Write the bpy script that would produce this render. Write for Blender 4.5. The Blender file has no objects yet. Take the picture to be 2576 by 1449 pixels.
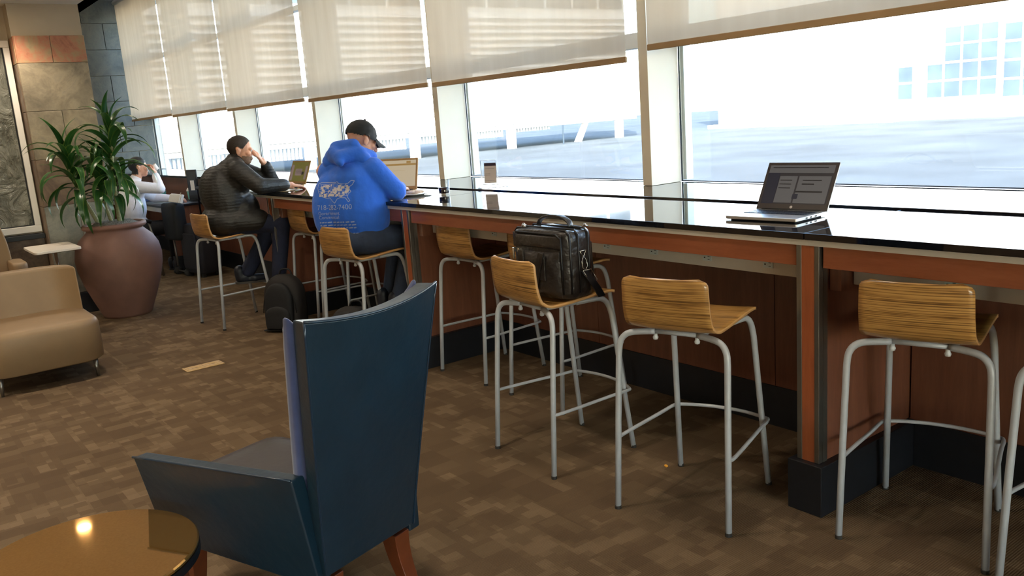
import bpy, bmesh, math, random
from mathutils import Vector, Matrix, Euler
from mathutils.bvhtree import BVHTree
random.seed(7)
S = bpy.context.scene
COL = S.collection
PI = math.pi

# ------------------------------------------------------------------ camera
cam_d = bpy.data.cameras.new('camera'); cam_d.sensor_width = 36.0; cam_d.lens = 2147.186 / 2576 * 36
cam_d.clip_end = 500
cam = bpy.data.objects.new('camera', cam_d); COL.objects.link(cam); S.camera = cam
_y, _p, _r = -0.932434915, 0.201210116, 0.0731775123
_f = Vector((math.sin(_y) * math.cos(_p), math.cos(_y) * math.cos(_p), -math.sin(_p)))
_rt = Vector((math.cos(_y), -math.sin(_y), 0)); _dn = _f.cross(_rt)
_R = math.cos(_r) * _rt + math.sin(_r) * _dn; _D = -math.sin(_r) * _rt + math.cos(_r) * _dn
cam.matrix_world = Matrix(((_R.x, -_D.x, -_f.x, 0), (_R.y, -_D.y, -_f.y, 0), (_R.z, -_D.z, -_f.z, 1.56), (0, 0, 0, 1)))

# ------------------------------------------------------------------ world, sun, exposure
W = bpy.data.worlds.new('sky'); S.world = W; W.use_nodes = True
wn = W.node_tree.nodes; wl = W.node_tree.links; wn.clear()
sky = wn.new('ShaderNodeTexSky'); sky.sky_type = 'NISHITA'; sky.sun_disc = False
sky.sun_elevation = math.radians(38); sky.sun_rotation = math.radians(140); sky.dust_density = 2.0; sky.air_density = 1.0
bg = wn.new('ShaderNodeBackground'); bg.inputs['Strength'].default_value = 0.85
wo = wn.new('ShaderNodeOutputWorld')
wl.new(sky.outputs[0], bg.inputs['Color']); wl.new(bg.outputs[0], wo.inputs['Surface'])
sun_d = bpy.data.lights.new('sun', 'SUN'); sun_d.energy = 9.0; sun_d.angle = math.radians(0.6); sun_d.color = (1, .95, .88)
sun = bpy.data.objects.new('sun', sun_d); COL.objects.link(sun)
sun.rotation_euler = Vector((-.55, .55, -.62)).to_track_quat('-Z', 'Y').to_euler()
S.view_settings.view_transform = 'Standard'; S.view_settings.look = 'None'
S.view_settings.exposure = 1.55; S.view_settings.gamma = 1.0; S.view_settings.use_curve_mapping = False
S.cycles.use_denoising = True
S.cycles.max_bounces = 10; S.cycles.diffuse_bounces = 5; S.cycles.glossy_bounces = 4; S.cycles.transparent_max_bounces = 14
S.cycles.sample_clamp_indirect = 6.0
LAMP_W = 46.0

# ------------------------------------------------------------------ material helpers
def rgb(r, g, b):
    f = lambda c: (c / 255 / 12.92) if c / 255 <= .04045 else ((c / 255 + .055) / 1.055) ** 2.4
    return (f(r), f(g), f(b), 1)
def sc(c, k): return (min(1, c[0] * k), min(1, c[1] * k), min(1, c[2] * k), 1)
class NT:
    def __init__(s, name):
        s.m = bpy.data.materials.new(name); s.m.use_nodes = True; s.t = s.m.node_tree; s.n = s.t.nodes; s.l = s.t.links
        s.p = s.n['Principled BSDF']; s.out = s.n['Material Output']
    def new(s, k, **kw):
        o = s.n.new(k)
        for a, v in kw.items(): setattr(o, a, v)
        return o
    def ln(s, a, b): s.l.new(a, b)
    def coord(s, which='Object', scale=(1, 1, 1), loc=(0, 0, 0)):
        t = s.new('ShaderNodeTexCoord'); m = s.new('ShaderNodeMapping'); m.inputs['Scale'].default_value = scale; m.inputs['Location'].default_value = loc
        s.ln(t.outputs[which], m.inputs['Vector']); return m.outputs[0]
    def noise(s, vec, scale, detail=3, rough=.5, dist=0):
        t = s.new('ShaderNodeTexNoise'); t.inputs['Scale'].default_value = scale; t.inputs['Detail'].default_value = detail
        t.inputs['Roughness'].default_value = rough; t.inputs['Distortion'].default_value = dist; s.ln(vec, t.inputs['Vector']); return t.outputs['Fac']
    def ramp(s, fac, stops):
        r = s.new('ShaderNodeValToRGB'); e = r.color_ramp.elements
        while len(e) > 1: e.remove(e[-1])
        e[0].position, e[0].color = stops[0]
        for p, c in stops[1:]:
            k = e.new(p); k.color = c
        s.ln(fac, r.inputs[0]); return r.outputs[0]
    def math(s, op, a, b=None, c=None):
        m = s.new('ShaderNodeMath', operation=op)
        for i, v in enumerate((a, b, c)):
            if v is None: continue
            if isinstance(v, (int, float)): m.inputs[i].default_value = v
            else: s.ln(v, m.inputs[i])
        return m.outputs[0]
    def mix(s, fac, a, b):
        m = s.new('ShaderNodeMix', data_type='RGBA')
        for k, v in ((0, fac), (6, a), (7, b)):
            if isinstance(v, (int, float, tuple)): m.inputs[k].default_value = v
            else: s.ln(v, m.inputs[k])
        return m.outputs[2]
    def bump(s, h, strength, dist=.01):
        b = s.new('ShaderNodeBump'); b.inputs['Strength'].default_value = strength; b.inputs['Distance'].default_value = dist
        s.ln(h, b.inputs['Height']); s.ln(b.outputs[0], s.p.inputs['Normal'])
    def set(s, **kw):
        for k, v in kw.items():
            i = s.p.inputs[k.replace('_', ' ')]
            if isinstance(v, (int, float, tuple)): i.default_value = v
            else: s.ln(v, i)
        return s
MAT = {}
def simple(name, col, rough=.5, metal=0, spec=.5, var=0, vscale=8, bump=0, bscale=60, bdist=.004, coat=0, sheen=0):
    t = NT(name)
    t.set(Base_Color=col, Roughness=rough, Metallic=metal)
    t.p.inputs['Specular IOR Level'].default_value = spec
    t.p.inputs['Coat Weight'].default_value = coat; t.p.inputs['Coat Roughness'].default_value = .15
    t.p.inputs['Sheen Weight'].default_value = sheen
    if var:
        v = t.coord(); n = t.noise(v, vscale, 4)
        t.ln(t.ramp(n, [(.25, sc(col, 1 - var)), (.75, sc(col, 1 + var))]), t.p.inputs['Base Color'])
    if bump:
        v = t.coord(); t.bump(t.noise(v, bscale, 3), bump, bdist)
    MAT[name] = t.m; return t
simple('stool_paint', rgb(178, 183, 188), .38, .1, var=.06, vscale=30)
simple('ply_edge', rgb(205, 160, 105), .45)
simple('rubber', rgb(40, 38, 36), .7)
simple('clear_bumper', rgb(200, 205, 208), .25)
simple('granite', rgb(14, 15, 20), .035, spec=.6, var=.25, vscale=90)
simple('granite_edge', rgb(22, 25, 33), .3, var=.2, vscale=90)
simple('kick_stone', rgb(22, 25, 31), .45, var=.2, vscale=20)
simple('steel', rgb(140, 138, 132), .32, .9, var=.08)
simple('alu', rgb(196, 190, 178), .45, .1, var=.05)
simple('outlet', rgb(188, 200, 198), .4)
simple('dark', rgb(16, 16, 18), .5)
simple('white_paint', rgb(240, 237, 230), .55, var=.02)
simple('post_paint', rgb(236, 222, 198), .5, var=.02)
simple('ceiling_paint', rgb(236, 233, 226), .8)
simple('wall_paint', rgb(196, 182, 158), .8, var=.03)
simple('gasket', rgb(60, 66, 72), .5)
simple('hem', rgb(176, 146, 108), .6, var=.08, vscale=6)
simple('roller', rgb(190, 186, 178), .5)
simple('leather_navy', rgb(18, 42, 58), .34, spec=.6, var=.16, vscale=7, bump=.25, bscale=26, bdist=.006, coat=.25)
simple('leather_piping', rgb(20, 44, 64), .3, coat=.3)
simple('velvet_blue', rgb(62, 74, 118), .9, var=.12, vscale=30, sheen=.6)
simple('leather_dark', rgb(56, 48, 44), .4, var=.1, vscale=12, bump=.2, bscale=30)
simple('leather_beige', rgb(140, 114, 82), .5, var=.07, vscale=9, bump=.15, bscale=25, bdist=.005)
simple('terracotta', rgb(128, 94, 82), .62, var=.12, vscale=7, bump=.2, bscale=70, bdist=.003)
simple('soil', rgb(120, 118, 108), .95, var=.4, vscale=60, bump=1, bscale=70, bdist=.02)
simple('cane', rgb(150, 150, 110), .7, var=.3, vscale=60, bump=.6, bscale=80)
simple('skin', rgb(214, 160, 132), .5, var=.05, vscale=30)
MAT['skin'].node_tree.nodes['Principled BSDF'].inputs['Subsurface Weight'].default_value = .08
simple('hair_dark', rgb(44, 34, 28), .6, var=.3, vscale=120, bump=.6, bscale=260)
simple('hair_black', rgb(22, 20, 20), .5, var=.3, vscale=120, bump=.6, bscale=260)
simple('beard', rgb(128, 98, 78), .7, var=.25, vscale=200, bump=.5, bscale=260)
simple('hoodie', rgb(36, 100, 208), .85, var=.07, vscale=14, bump=.55, bscale=9, bdist=.03, sheen=.15)
simple('hoodie_rib', rgb(30, 84, 182), .9, var=.06, vscale=20, bump=.4, bscale=60)
simple('print_white', rgb(150, 165, 205), .8)
simple('print_tan', rgb(196, 190, 190), .8)
simple('shirt_white', rgb(226, 222, 226), .8, var=.03, bump=.5, bscale=8, bdist=.025)
simple('jeans', rgb(44, 56, 78), .85, var=.18, vscale=22, bump=.4, bscale=14, bdist=.02)
simple('jeans_dark', rgb(26, 34, 58), .85, var=.18, vscale=22, bump=.4, bscale=14, bdist=.02)
simple('trousers', rgb(20, 21, 27), .85)
simple('cap', rgb(26, 28, 30), .75, var=.1, vscale=20)
simple('shoe', rgb(26, 32, 44), .45)
simple('shoe_sole', rgb(70, 66, 62), .7)
simple('bag_leather', rgb(42, 38, 36), .34, spec=.5, var=.25, vscale=10, bump=.8, bscale=14, bdist=.02, coat=.15)
simple('bag_trim', rgb(18, 19, 23), .4)
simple('zip_metal', rgb(210, 208, 200), .25, .95)
simple('pack_black', rgb(13, 14, 18), .7, var=.15, vscale=14, bump=.4, bscale=30)
simple('pack_brown', rgb(32, 28, 27), .75, var=.12, vscale=14)
simple('case_fabric', rgb(30, 28, 36), .75, var=.12, vscale=20)
simple('lap_silver', rgb(214, 210, 206), .3, .75)
simple('lap_dark', rgb(52, 44, 42), .4)
simple('lap_gold', rgb(168, 132, 82), .4, .3)
simple('keys', rgb(34, 36, 46), .4)
simple('plate', rgb(238, 234, 230), .2)
simple('food', rgb(214, 186, 158), .8, var=.2, vscale=40)
simple('cola', rgb(38, 14, 16), .1)
simple('card_paper', rgb(214, 198, 184), .7)
t_ = NT('card_paper'); t_.set(Base_Color=rgb(224, 206, 190), Roughness=.8); tr_ = t_.new('ShaderNodeBsdfTranslucent'); tr_.inputs[0].default_value = rgb(226, 204, 184); mx_ = t_.new('ShaderNodeMixShader'); mx_.inputs[0].default_value = .35; t_.ln(t_.p.outputs[0], mx_.inputs[1]); t_.ln(tr_.outputs[0], mx_.inputs[2]); t_.ln(mx_.outputs[0], t_.out.inputs[0]); MAT['card_paper'] = t_.m
simple('card_head', rgb(62, 40, 52), .6)
simple('card_text', rgb(150, 136, 128), .7)
simple('chrome', rgb(215, 215, 215), .15, 1)
simple('brass', rgb(186, 154, 100), .45, .15, var=.12, vscale=30)
simple('brass_dark', rgb(120, 92, 52), .5)
simple('cup_teal', rgb(120, 190, 178), .6)
simple('paper', rgb(226, 222, 214), .7, var=.06, vscale=60)
simple('folder_blue', rgb(60, 76, 116), .6)
simple('table_white', rgb(236, 224, 208), .3)
simple('asphalt', rgb(60, 65, 70), .9, spec=.08, var=.3, vscale=.22)
simple('ext_white', rgb(236, 236, 234), .8)
simple('ext_panel', rgb(222, 226, 230), .7)
simple('ext_cap', rgb(206, 184, 150), .8, var=.2, vscale=3)
simple('ext_dark', rgb(50, 60, 70), .6, spec=.1)
simple('ext_glass', rgb(68, 80, 92), .3, spec=.15, var=.3, vscale=.4)
simple('crumb', rgb(226, 160, 50), .8)
simple('leg_wood', rgb(104, 52, 28), .35, var=.2, vscale=20, coat=.2)
simple('table_edge', rgb(26, 26, 30), .25)

# carpet: printed random blocks, two sizes, plus fine ribs
def carpet():
    t = NT('carpet'); v = t.coord()
    sep = t.new('ShaderNodeSeparateXYZ'); t.ln(v, sep.inputs[0])
    def blocks(w, h, seed):
        row = t.math('FLOOR', t.math('DIVIDE', sep.outputs[1], h))
        wn_ = t.new('ShaderNodeTexWhiteNoise', noise_dimensions='2D')
        c = t.new('ShaderNodeCombineXYZ'); t.ln(row, c.inputs[0]); c.inputs[1].default_value = seed; t.ln(c.outputs[0], wn_.inputs[0])
        off = t.math('MULTIPLY', wn_.outputs['Value'], w * 3)
        cell = t.math('FLOOR', t.math('DIVIDE', t.math('ADD', sep.outputs[0], off), w))
        c2 = t.new('ShaderNodeCombineXYZ'); t.ln(cell, c2.inputs[0]); t.ln(row, c2.inputs[1]); c2.inputs[2].default_value = seed
        w2 = t.new('ShaderNodeTexWhiteNoise', noise_dimensions='3D'); t.ln(c2.outputs[0], w2.inputs[0])
        return w2.outputs['Value']
    a = blocks(.085, .14, 1.0); b = blocks(.17, .075, 5.0); c = blocks(.055, .05, 9.0)
    pick = t.math('GREATER_THAN', b, .52)
    mixv = t.math('ADD', t.math('MULTIPLY', a, .55), t.math('MULTIPLY', t.math('MULTIPLY', pick, c), .45))
    base = t.ramp(mixv, [(0, rgb(90, 74, 57)), (.3, rgb(99, 82, 63)), (.5, rgb(108, 91, 70)), (.75, rgb(126, 107, 84)), (1, rgb(112, 94, 73))])
    n = t.noise(v, 2.2, 4)
    base2 = t.mix(t.math('MULTIPLY', n, .3), base, rgb(96, 78, 58))
    wv = t.new('ShaderNodeTexWave'); wv.inputs['Scale'].default_value = 38; wv.bands_direction = 'X'; wv.inputs['Distortion'].default_value = .6; t.ln(v, wv.inputs['Vector'])
    base3 = t.mix(t.math('MULTIPLY', wv.outputs['Fac'], .16), base2, rgb(70, 55, 40))
    t.set(Base_Color=base3, Roughness=.95); t.p.inputs['Specular IOR Level'].default_value = .1
    t.bump(t.math('ADD', wv.outputs['Fac'], t.noise(v, 220, 2)), .35, .004)
    MAT['carpet'] = t.m
carpet()
def wood(name, c0, c1, c2, rough=.3, stretch=(6, 6, .6), coat=.15):
    t = NT(name); v = t.coord(scale=stretch)
    n = t.noise(v, 3.5, 6, .6, .6); f = t.noise(v, 22, 4, .7)
    m = t.math('ADD', t.math('MULTIPLY', n, .75), t.math('MULTIPLY', f, .3))
    t.set(Base_Color=t.ramp(m, [(.3, c0), (.52, c1), (.75, c2)]), Roughness=rough); t.p.inputs['Coat Weight'].default_value = coat; t.p.inputs['Coat Roughness'].default_value = .2
    MAT[name] = t.m
wood('apron_wood', rgb(132, 72, 46), rgb(150, 86, 56), rgb(164, 98, 66), stretch=(.8, 6, 6))
wood('post_wood', rgb(140, 74, 44), rgb(158, 86, 52), rgb(174, 100, 62))
wood('panel_wood', rgb(100, 62, 46), rgb(116, 72, 54), rgb(130, 84, 62), rough=.35)
# zebrano veneer on the stool shells, grain runs across the shell
def zebrano():
    t = NT('zebrano'); uv = t.new('ShaderNodeUVMap'); uv.uv_map = 'UVMap'
    oi = t.new('ShaderNodeObjectInfo'); cx = t.new('ShaderNodeCombineXYZ'); t.ln(t.math('MULTIPLY', oi.outputs['Random'], 17.0), cx.inputs[1])
    va = t.new('ShaderNodeVectorMath', operation='ADD'); t.ln(uv.outputs[0], va.inputs[0]); t.ln(cx.outputs[0], va.inputs[1])
    m = t.new('ShaderNodeMapping'); m.inputs['Scale'].default_value = (.22, 80, 1); t.ln(va.outputs[0], m.inputs[0])
    n1 = t.noise(m.outputs[0], 2.4, 3, .6, .25)
    m2 = t.new('ShaderNodeMapping'); m2.inputs['Scale'].default_value = (2, 11, 1); t.ln(va.outputs[0], m2.inputs[0])
    n2 = t.noise(m2.outputs[0], 1.6, 2)
    k = t.math('ADD', t.math('MULTIPLY', n1, .8), t.math('MULTIPLY', n2, .22))
    col = t.ramp(k, [(.38, rgb(92, 62, 28)), (.45, rgb(136, 96, 48)), (.51, rgb(180, 134, 72)), (.6, rgb(200, 156, 92)), (.75, rgb(182, 132, 70))])
    t.set(Base_Color=col, Roughness=.28); t.p.inputs['Coat Weight'].default_value = .35; t.p.inputs['Coat Roughness'].default_value = .12
    MAT['zebrano'] = t.m
zebrano()
def stone(name, cols, scale=3.0, rough=.5):
    t = NT(name); oi = t.new('ShaderNodeObjectInfo'); v = t.coord()
    cx = t.new('ShaderNodeCombineXYZ')
    for i in range(3): t.ln(t.math('MULTIPLY', oi.outputs['Random'], 11.0 + 5 * i), cx.inputs[i])
    va = t.new('ShaderNodeVectorMath', operation='ADD'); t.ln(v, va.inputs[0]); t.ln(cx.outputs[0], va.inputs[1])
    n = t.noise(va.outputs[0], scale, 6, .62, 1.6); f = t.noise(va.outputs[0], scale * 7, 5, .6, .8)
    k = t.math('ADD', t.math('MULTIPLY', n, .8), t.math('MULTIPLY', f, .22))
    t.set(Base_Color=t.ramp(k, [(.33, cols[0]), (.48, cols[1]), (.58, cols[2]), (.72, cols[3])]), Roughness=rough)
    t.bump(f, .25, .006); MAT[name] = t.m
stone('stone_rust', [rgb(150, 92, 68), rgb(190, 128, 98), rgb(176, 150, 112), rgb(138, 122, 100)])
stone('stone_tan', [rgb(120, 110, 92), rgb(146, 134, 112), rgb(166, 152, 126), rgb(142, 134, 118)])
stone('stone_grey', [rgb(100, 100, 92), rgb(128, 126, 114), rgb(146, 142, 126), rgb(118, 114, 108)])
stone('stone_slate', [rgb(70, 72, 66), rgb(88, 90, 82), rgb(102, 100, 90), rgb(80, 78, 74)])
stone('stone_brown', [rgb(98, 80, 66), rgb(124, 102, 84), rgb(140, 120, 98), rgb(110, 96, 86)])
simple('grout', rgb(196, 186, 168), .9)
# quilted jacket
def quilt():
    t = NT('jacket'); v = t.coord()
    w = t.new('ShaderNodeTexWave'); w.wave_profile = 'SIN'; w.bands_direction = 'Z'; w.inputs['Scale'].default_value = 13; w.inputs['Distortion'].default_value = 4; w.inputs['Detail'].default_value = 2; w.inputs['Detail Scale'].default_value = 1.5
    t.ln(v, w.inputs['Vector']); n = t.noise(v, 28, 3)
    t.set(Base_Color=t.ramp(n, [(.3, rgb(27, 27, 27)), (.7, rgb(40, 39, 38))]), Roughness=.5)
    t.bump(t.math('ADD', w.outputs['Fac'], t.math('MULTIPLY', n, 2.6)), .16, .010); MAT['jacket'] = t.m
quilt()
def leafm():
    t = NT('leaf'); uv = t.new('ShaderNodeUVMap'); uv.uv_map = 'UVMap'; sp = t.new('ShaderNodeSeparateXYZ'); t.ln(uv.outputs[0], sp.inputs[0])
    d = t.math('ABSOLUTE', t.math('SUBTRACT', sp.outputs[0], .5))
    oi = t.new('ShaderNodeObjectInfo')
    c = t.ramp(d, [(0, rgb(62, 104, 44)), (.12, rgb(40, 84, 38)), (.4, rgb(46, 92, 40)), (.48, rgb(128, 150, 64))])
    c = t.mix(t.math('MULTIPLY', oi.outputs['Random'], .55), c, rgb(30, 66, 34))
    t.set(Base_Color=c, Roughness=.3); MAT['leaf'] = t.m
    tr = t.new('ShaderNodeBsdfTranslucent'); t.ln(c, tr.inputs[0]); mx = t.new('ShaderNodeMixShader'); mx.inputs[0].default_value = .2
    t.ln(t.p.outputs[0], mx.inputs[1]); t.ln(tr.outputs[0], mx.inputs[2]); t.ln(mx.outputs[0], t.out.inputs[0])
leafm()
def glassm(name, tint=(1, 1, 1, 1), ior=1.45, rough=0.0):
    t = NT(name); tr = t.new('ShaderNodeBsdfTransparent'); tr.inputs[0].default_value = tint
    gl = t.new('ShaderNodeBsdfGlossy'); gl.inputs['Roughness'].default_value = rough; fr = t.new('ShaderNodeLayerWeight'); fr.inputs['Blend'].default_value = .5
    fs = t.math('ADD', .04, t.math('MULTIPLY', t.math('POWER', fr.outputs['Facing'], 5.0), .96))
    mx = t.new('ShaderNodeMixShader'); t.ln(fs, mx.inputs[0]); t.ln(tr.outputs[0], mx.inputs[1]); t.ln(gl.outputs[0], mx.inputs[2]); t.ln(mx.outputs[0], t.out.inputs[0])
    MAT[name] = t.m
glassm('window_glass', (.93, .96, .95, 1)); glassm('drink_glass', (.94, .96, .97, 1), 1.5)
# screen fabric of the roller blinds: open weave, part see-through, part glowing with light from behind
def blindm():
    t = NT('blind_fabric'); v = t.coord(scale=(1, 1, .12)); n = t.noise(v, 9, 3)
    c = t.ramp(n, [(.3, rgb(188, 168, 144)), (.7, rgb(200, 182, 158))])
    df = t.new('ShaderNodeBsdfDiffuse'); tl = t.new('ShaderNodeBsdfTranslucent'); tr = t.new('ShaderNodeBsdfTransparent')
    t.ln(c, df.inputs[0]); t.ln(t.mix(.5, c, rgb(206, 178, 142)), tl.inputs[0])
    m1 = t.new('ShaderNodeMixShader'); m1.inputs[0].default_value = .42; m2 = t.new('ShaderNodeMixShader'); m2.inputs[0].default_value = .022
    t.ln(df.outputs[0], m1.inputs[1]); t.ln(tl.outputs[0], m1.inputs[2]); t.ln(m1.outputs[0], m2.inputs[1]); t.ln(tr.outputs[0], m2.inputs[2]); t.ln(m2.outputs[0], t.out.inputs[0])
    MAT['blind_fabric'] = t.m
blindm()
def emis(name, col, strength):
    t = NT(name); t.set(Base_Color=(0, 0, 0, 1), Emission_Color=col, Emission_Strength=strength, Roughness=.35); MAT[name] = t.m
emis('scr_page', rgb(196, 190, 186), .05); emis('scr_grey', rgb(96, 88, 92), .05); emis('scr_blue', rgb(70, 72, 100), .05); emis('scr_line', rgb(60, 52, 56), .04)
emis('scr_cream', rgb(214, 196, 164), .24); emis('scr_tan', rgb(190, 150, 86), .2); emis('scr_olive', rgb(120, 112, 48), .2); emis('scr_mauve', rgb(150, 128, 120), .2)
emis('lamp_lens', (1, .78, .5, 1), 14)
# water wall: rippled dark sheet
def waterm():
    t = NT('water_sheet'); v = t.coord(scale=(1, 1, .8)); n = t.noise(v, 5, 5, .6, 1.5); f = t.noise(v, 24, 3)
    t.set(Base_Color=t.ramp(n, [(.35, rgb(92, 92, 82)), (.7, rgb(150, 150, 138))]), Roughness=.12); t.bump(t.math('ADD', n, t.math('MULTIPLY', f, .15)), .8, .08); MAT['water_sheet'] = t.m
waterm()
def glossm():
    t = NT('table_gloss'); v = t.coord(); n = t.noise(v, 160, 3)
    t.set(Base_Color=t.ramp(n, [(.3, rgb(228, 172, 92)), (.7, rgb(240, 188, 108))]), Roughness=.05, Metallic=.9); t.p.inputs['Specular IOR Level'].default_value = .8
    t.p.inputs['Coat Weight'].default_value = .6; t.p.inputs['Coat Roughness'].default_value = .03; MAT['table_gloss'] = t.m
glossm()

# ------------------------------------------------------------------ geometry helpers
class MB:
    def __init__(s): s.v = []; s.f = []; s.mi = []; s.uv = {}
    def add(s, vs, fs, m=0):
        o = len(s.v); s.v += [Vector(q) for q in vs]
        for q in fs: s.f.append([o + i for i in q]); s.mi.append(m)
        return s
    def box(s, a, b, m=0, X=None):
        (x0, y0, z0), (x1, y1, z1) = a, b
        vs = [Vector(q) for q in ((x0, y0, z0), (x1, y0, z0), (x1, y1, z0), (x0, y1, z0), (x0, y0, z1), (x1, y0, z1), (x1, y1, z1), (x0, y1, z1))]
        if X is not None: vs = [X @ q for q in vs]
        return s.add(vs, [(0, 3, 2, 1), (4, 5, 6, 7), (0, 1, 5, 4), (1, 2, 6, 5), (2, 3, 7, 6), (3, 0, 4, 7)], m)
    def hexa(s, vs, m=0): return s.add(vs, [(0, 3, 2, 1), (4, 5, 6, 7), (0, 1, 5, 4), (1, 2, 6, 5), (2, 3, 7, 6), (3, 0, 4, 7)], m)
    def tube(s, pts, r, seg=8, m=0, closed=False, caps=True):
        pts = [Vector(p) for p in pts]; n = len(pts); rr = r if isinstance(r, (list, tuple)) else [r] * n
        t0 = (pts[1] - pts[0]).normalized(); up = Vector((0, 0, 1)) if abs(t0.z) < .9 else Vector((1, 0, 0)); nrm = (up - t0 * up.dot(t0)).normalized()
        vs = []; pt = t0
        for i, p in enumerate(pts):
            if closed: t = (pts[(i + 1) % n] - pts[i - 1]).normalized()
            else: t = (pts[min(i + 1, n - 1)] - pts[max(i - 1, 0)]).normalized()
            q = pt.rotation_difference(t); nrm = q @ nrm; nrm = (nrm - t * nrm.dot(t)).normalized(); pt = t; bn = t.cross(nrm)
            for k in range(seg):
                a = 2 * PI * k / seg; vs.append(p + (nrm * math.cos(a) + bn * math.sin(a)) * rr[i])
        fs = []
        for i in range(n if closed else n - 1):
            j = (i + 1) % n
            for k in range(seg): fs.append((i * seg + k, i * seg + (k + 1) % seg, j * seg + (k + 1) % seg, j * seg + k))
        if caps and not closed: fs += [tuple(range(seg))[::-1], tuple((n - 1) * seg + k for k in range(seg))]
        return s.add(vs, fs, m)
    def lathe(s, prof, c=(0, 0, 0), seg=24, m=0, X=None):
        c = Vector(c); vs = []; n = len(prof)
        for r, z in prof:
            for k in range(seg):
                a = 2 * PI * k / seg; q = Vector((r * math.cos(a), r * math.sin(a), z)); vs.append((X @ q if X is not None else q) + c)
        fs = [(i * seg + k, i * seg + (k + 1) % seg, (i + 1) * seg + (k + 1) % seg, (i + 1) * seg + k) for i in range(n - 1) for k in range(seg)]
        ring = prof[0] == prof[-1]
        if prof[0][0] > 1e-5 and not ring: fs.append(tuple(range(seg))[::-1])
        if prof[-1][0] > 1e-5 and not ring: fs.append(tuple((n - 1) * seg + k for k in range(seg)))
        return s.add(vs, fs, m)
    def ell(s, c, r, X=None, seg=16, rings=10, m=0):
        c = Vector(c); vs = []; r = (r, r, r) if isinstance(r, (int, float)) else r
        for i in range(rings + 1):
            th = PI * i / rings
            for k in range(seg):
                a = 2 * PI * k / seg; q = Vector((r[0] * math.sin(th) * math.cos(a), r[1] * math.sin(th) * math.sin(a), r[2] * math.cos(th))); vs.append((X @ q if X is not None else q) + c)
        return s.add(vs, [(i * seg + k, (i + 1) * seg + k, (i + 1) * seg + (k + 1) % seg, i * seg + (k + 1) % seg) for i in range(rings) for k in range(seg)], m)
    def cone(s, p0, r0, p1, r1, seg=14):      # round-ended tapering limb
        p0 = Vector(p0); p1 = Vector(p1); L = (p1 - p0).length; ax = (p1 - p0).normalized(); X = Vector((0, 0, 1)).rotation_difference(ax).to_matrix()
        prof = [(max(1e-4, r0 * math.cos(t)), r0 * math.sin(t)) for t in [-PI / 2 + PI / 2 * i / 5 for i in range(6)]]
        prof += [(max(1e-4, r1 * math.cos(t)), L + r1 * math.sin(t)) for t in [PI / 2 * i / 5 for i in range(6)]]
        return s.lathe(prof, p0, seg, X=X)
    def prism(s, poly, a, b, axis='z', m=0):
        n = len(poly); g = {'z': lambda p, h: (p[0], p[1], h), 'y': lambda p, h: (p[0], h, p[1]), 'x': lambda p, h: (h, p[0], p[1])}[axis]
        vs = [g(p, a) for p in poly] + [g(p, b) for p in poly]
        return s.add(vs, [tuple(range(n))[::-1], tuple(range(n, 2 * n))] + [(i, (i + 1) % n, n + (i + 1) % n, n + i) for i in range(n)], m)
    def grid(s, fn, nu, nv, m=0, closed_u=False):
        vs = [fn(i / nu, j / nv) for j in range(nv + 1) for i in range(nu + 1)]
        return s.add(vs, [(j * (nu + 1) + i, j * (nu + 1) + i + 1, (j + 1) * (nu + 1) + i + 1, (j + 1) * (nu + 1) + i) for j in range(nv) for i in range(nu)], m)
    def mesh(s, name, fix=True):
        me = bpy.data.meshes.new(name); me.from_pydata([tuple(q) for q in s.v], [], s.f); me.polygons.foreach_set('material_index', s.mi); me.update()
        if fix:
            b = bmesh.new(); b.from_mesh(me); bmesh.ops.remove_doubles(b, verts=b.verts, dist=1e-6); bmesh.ops.recalc_face_normals(b, faces=b.faces); b.to_mesh(me); b.free()
        return me
def put(name, me, mats, parent=None, smooth=False, bevel=0, seg=2, loc=None, solid=None, sub=0):
    for mm in (mats if isinstance(mats, (list, tuple)) else [mats]): me.materials.append(MAT[mm])
    o = bpy.data.objects.new(name, me); COL.objects.link(o); o.parent = parent
    if loc is not None: o.location = loc
    if smooth: me.polygons.foreach_set('use_smooth', [True] * len(me.polygons))
    if solid: k = o.modifiers.new('thickness', 'SOLIDIFY'); k.thickness = solid[0]; k.offset = solid[1]; k.material_offset_rim = solid[2] if len(solid) > 2 else 0
    if bevel:
        k = o.modifiers.new('bevel', 'BEVEL'); k.width = bevel; k.segments = seg; k.limit_method = 'ANGLE'; k.angle_limit = math.radians(40)
        if not smooth: me.polygons.foreach_set('use_smooth', [True] * len(me.polygons)); k.harden_normals = True
    if sub: k = o.modifiers.new('subdivision', 'SUBSURF'); k.levels = sub; k.render_levels = sub
    return o
def part(name, mb, mats, parent=None, **kw): return put(name, mb.mesh(name), mats, parent, **kw)
def tag(o, label=None, cat=None, group=None, kind=None):
    for k, v in (('label', label), ('category', cat), ('group', group), ('kind', kind)):
        if v: o[k] = v
    return o
def thing(name, label, cat, loc=(0, 0, 0), rz=0, group=None):
    o = bpy.data.objects.new(name, None); COL.objects.link(o); o.location = loc; o.rotation_euler = (0, 0, rz); o.empty_display_size = .1
    return tag(o, label, cat, group)
def struct(name, mb, mats, label=None, **kw):
    o = part(name, mb, mats, **kw); return tag(o, label, None, None, 'structure')
def kids(o): return [c for c in COL.objects if c.parent == o]
def copy_tree(o, parent=None):
    c = o.copy(); COL.objects.link(c); c.parent = parent
    for k in kids(o): copy_tree(k, c)
    return c
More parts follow.
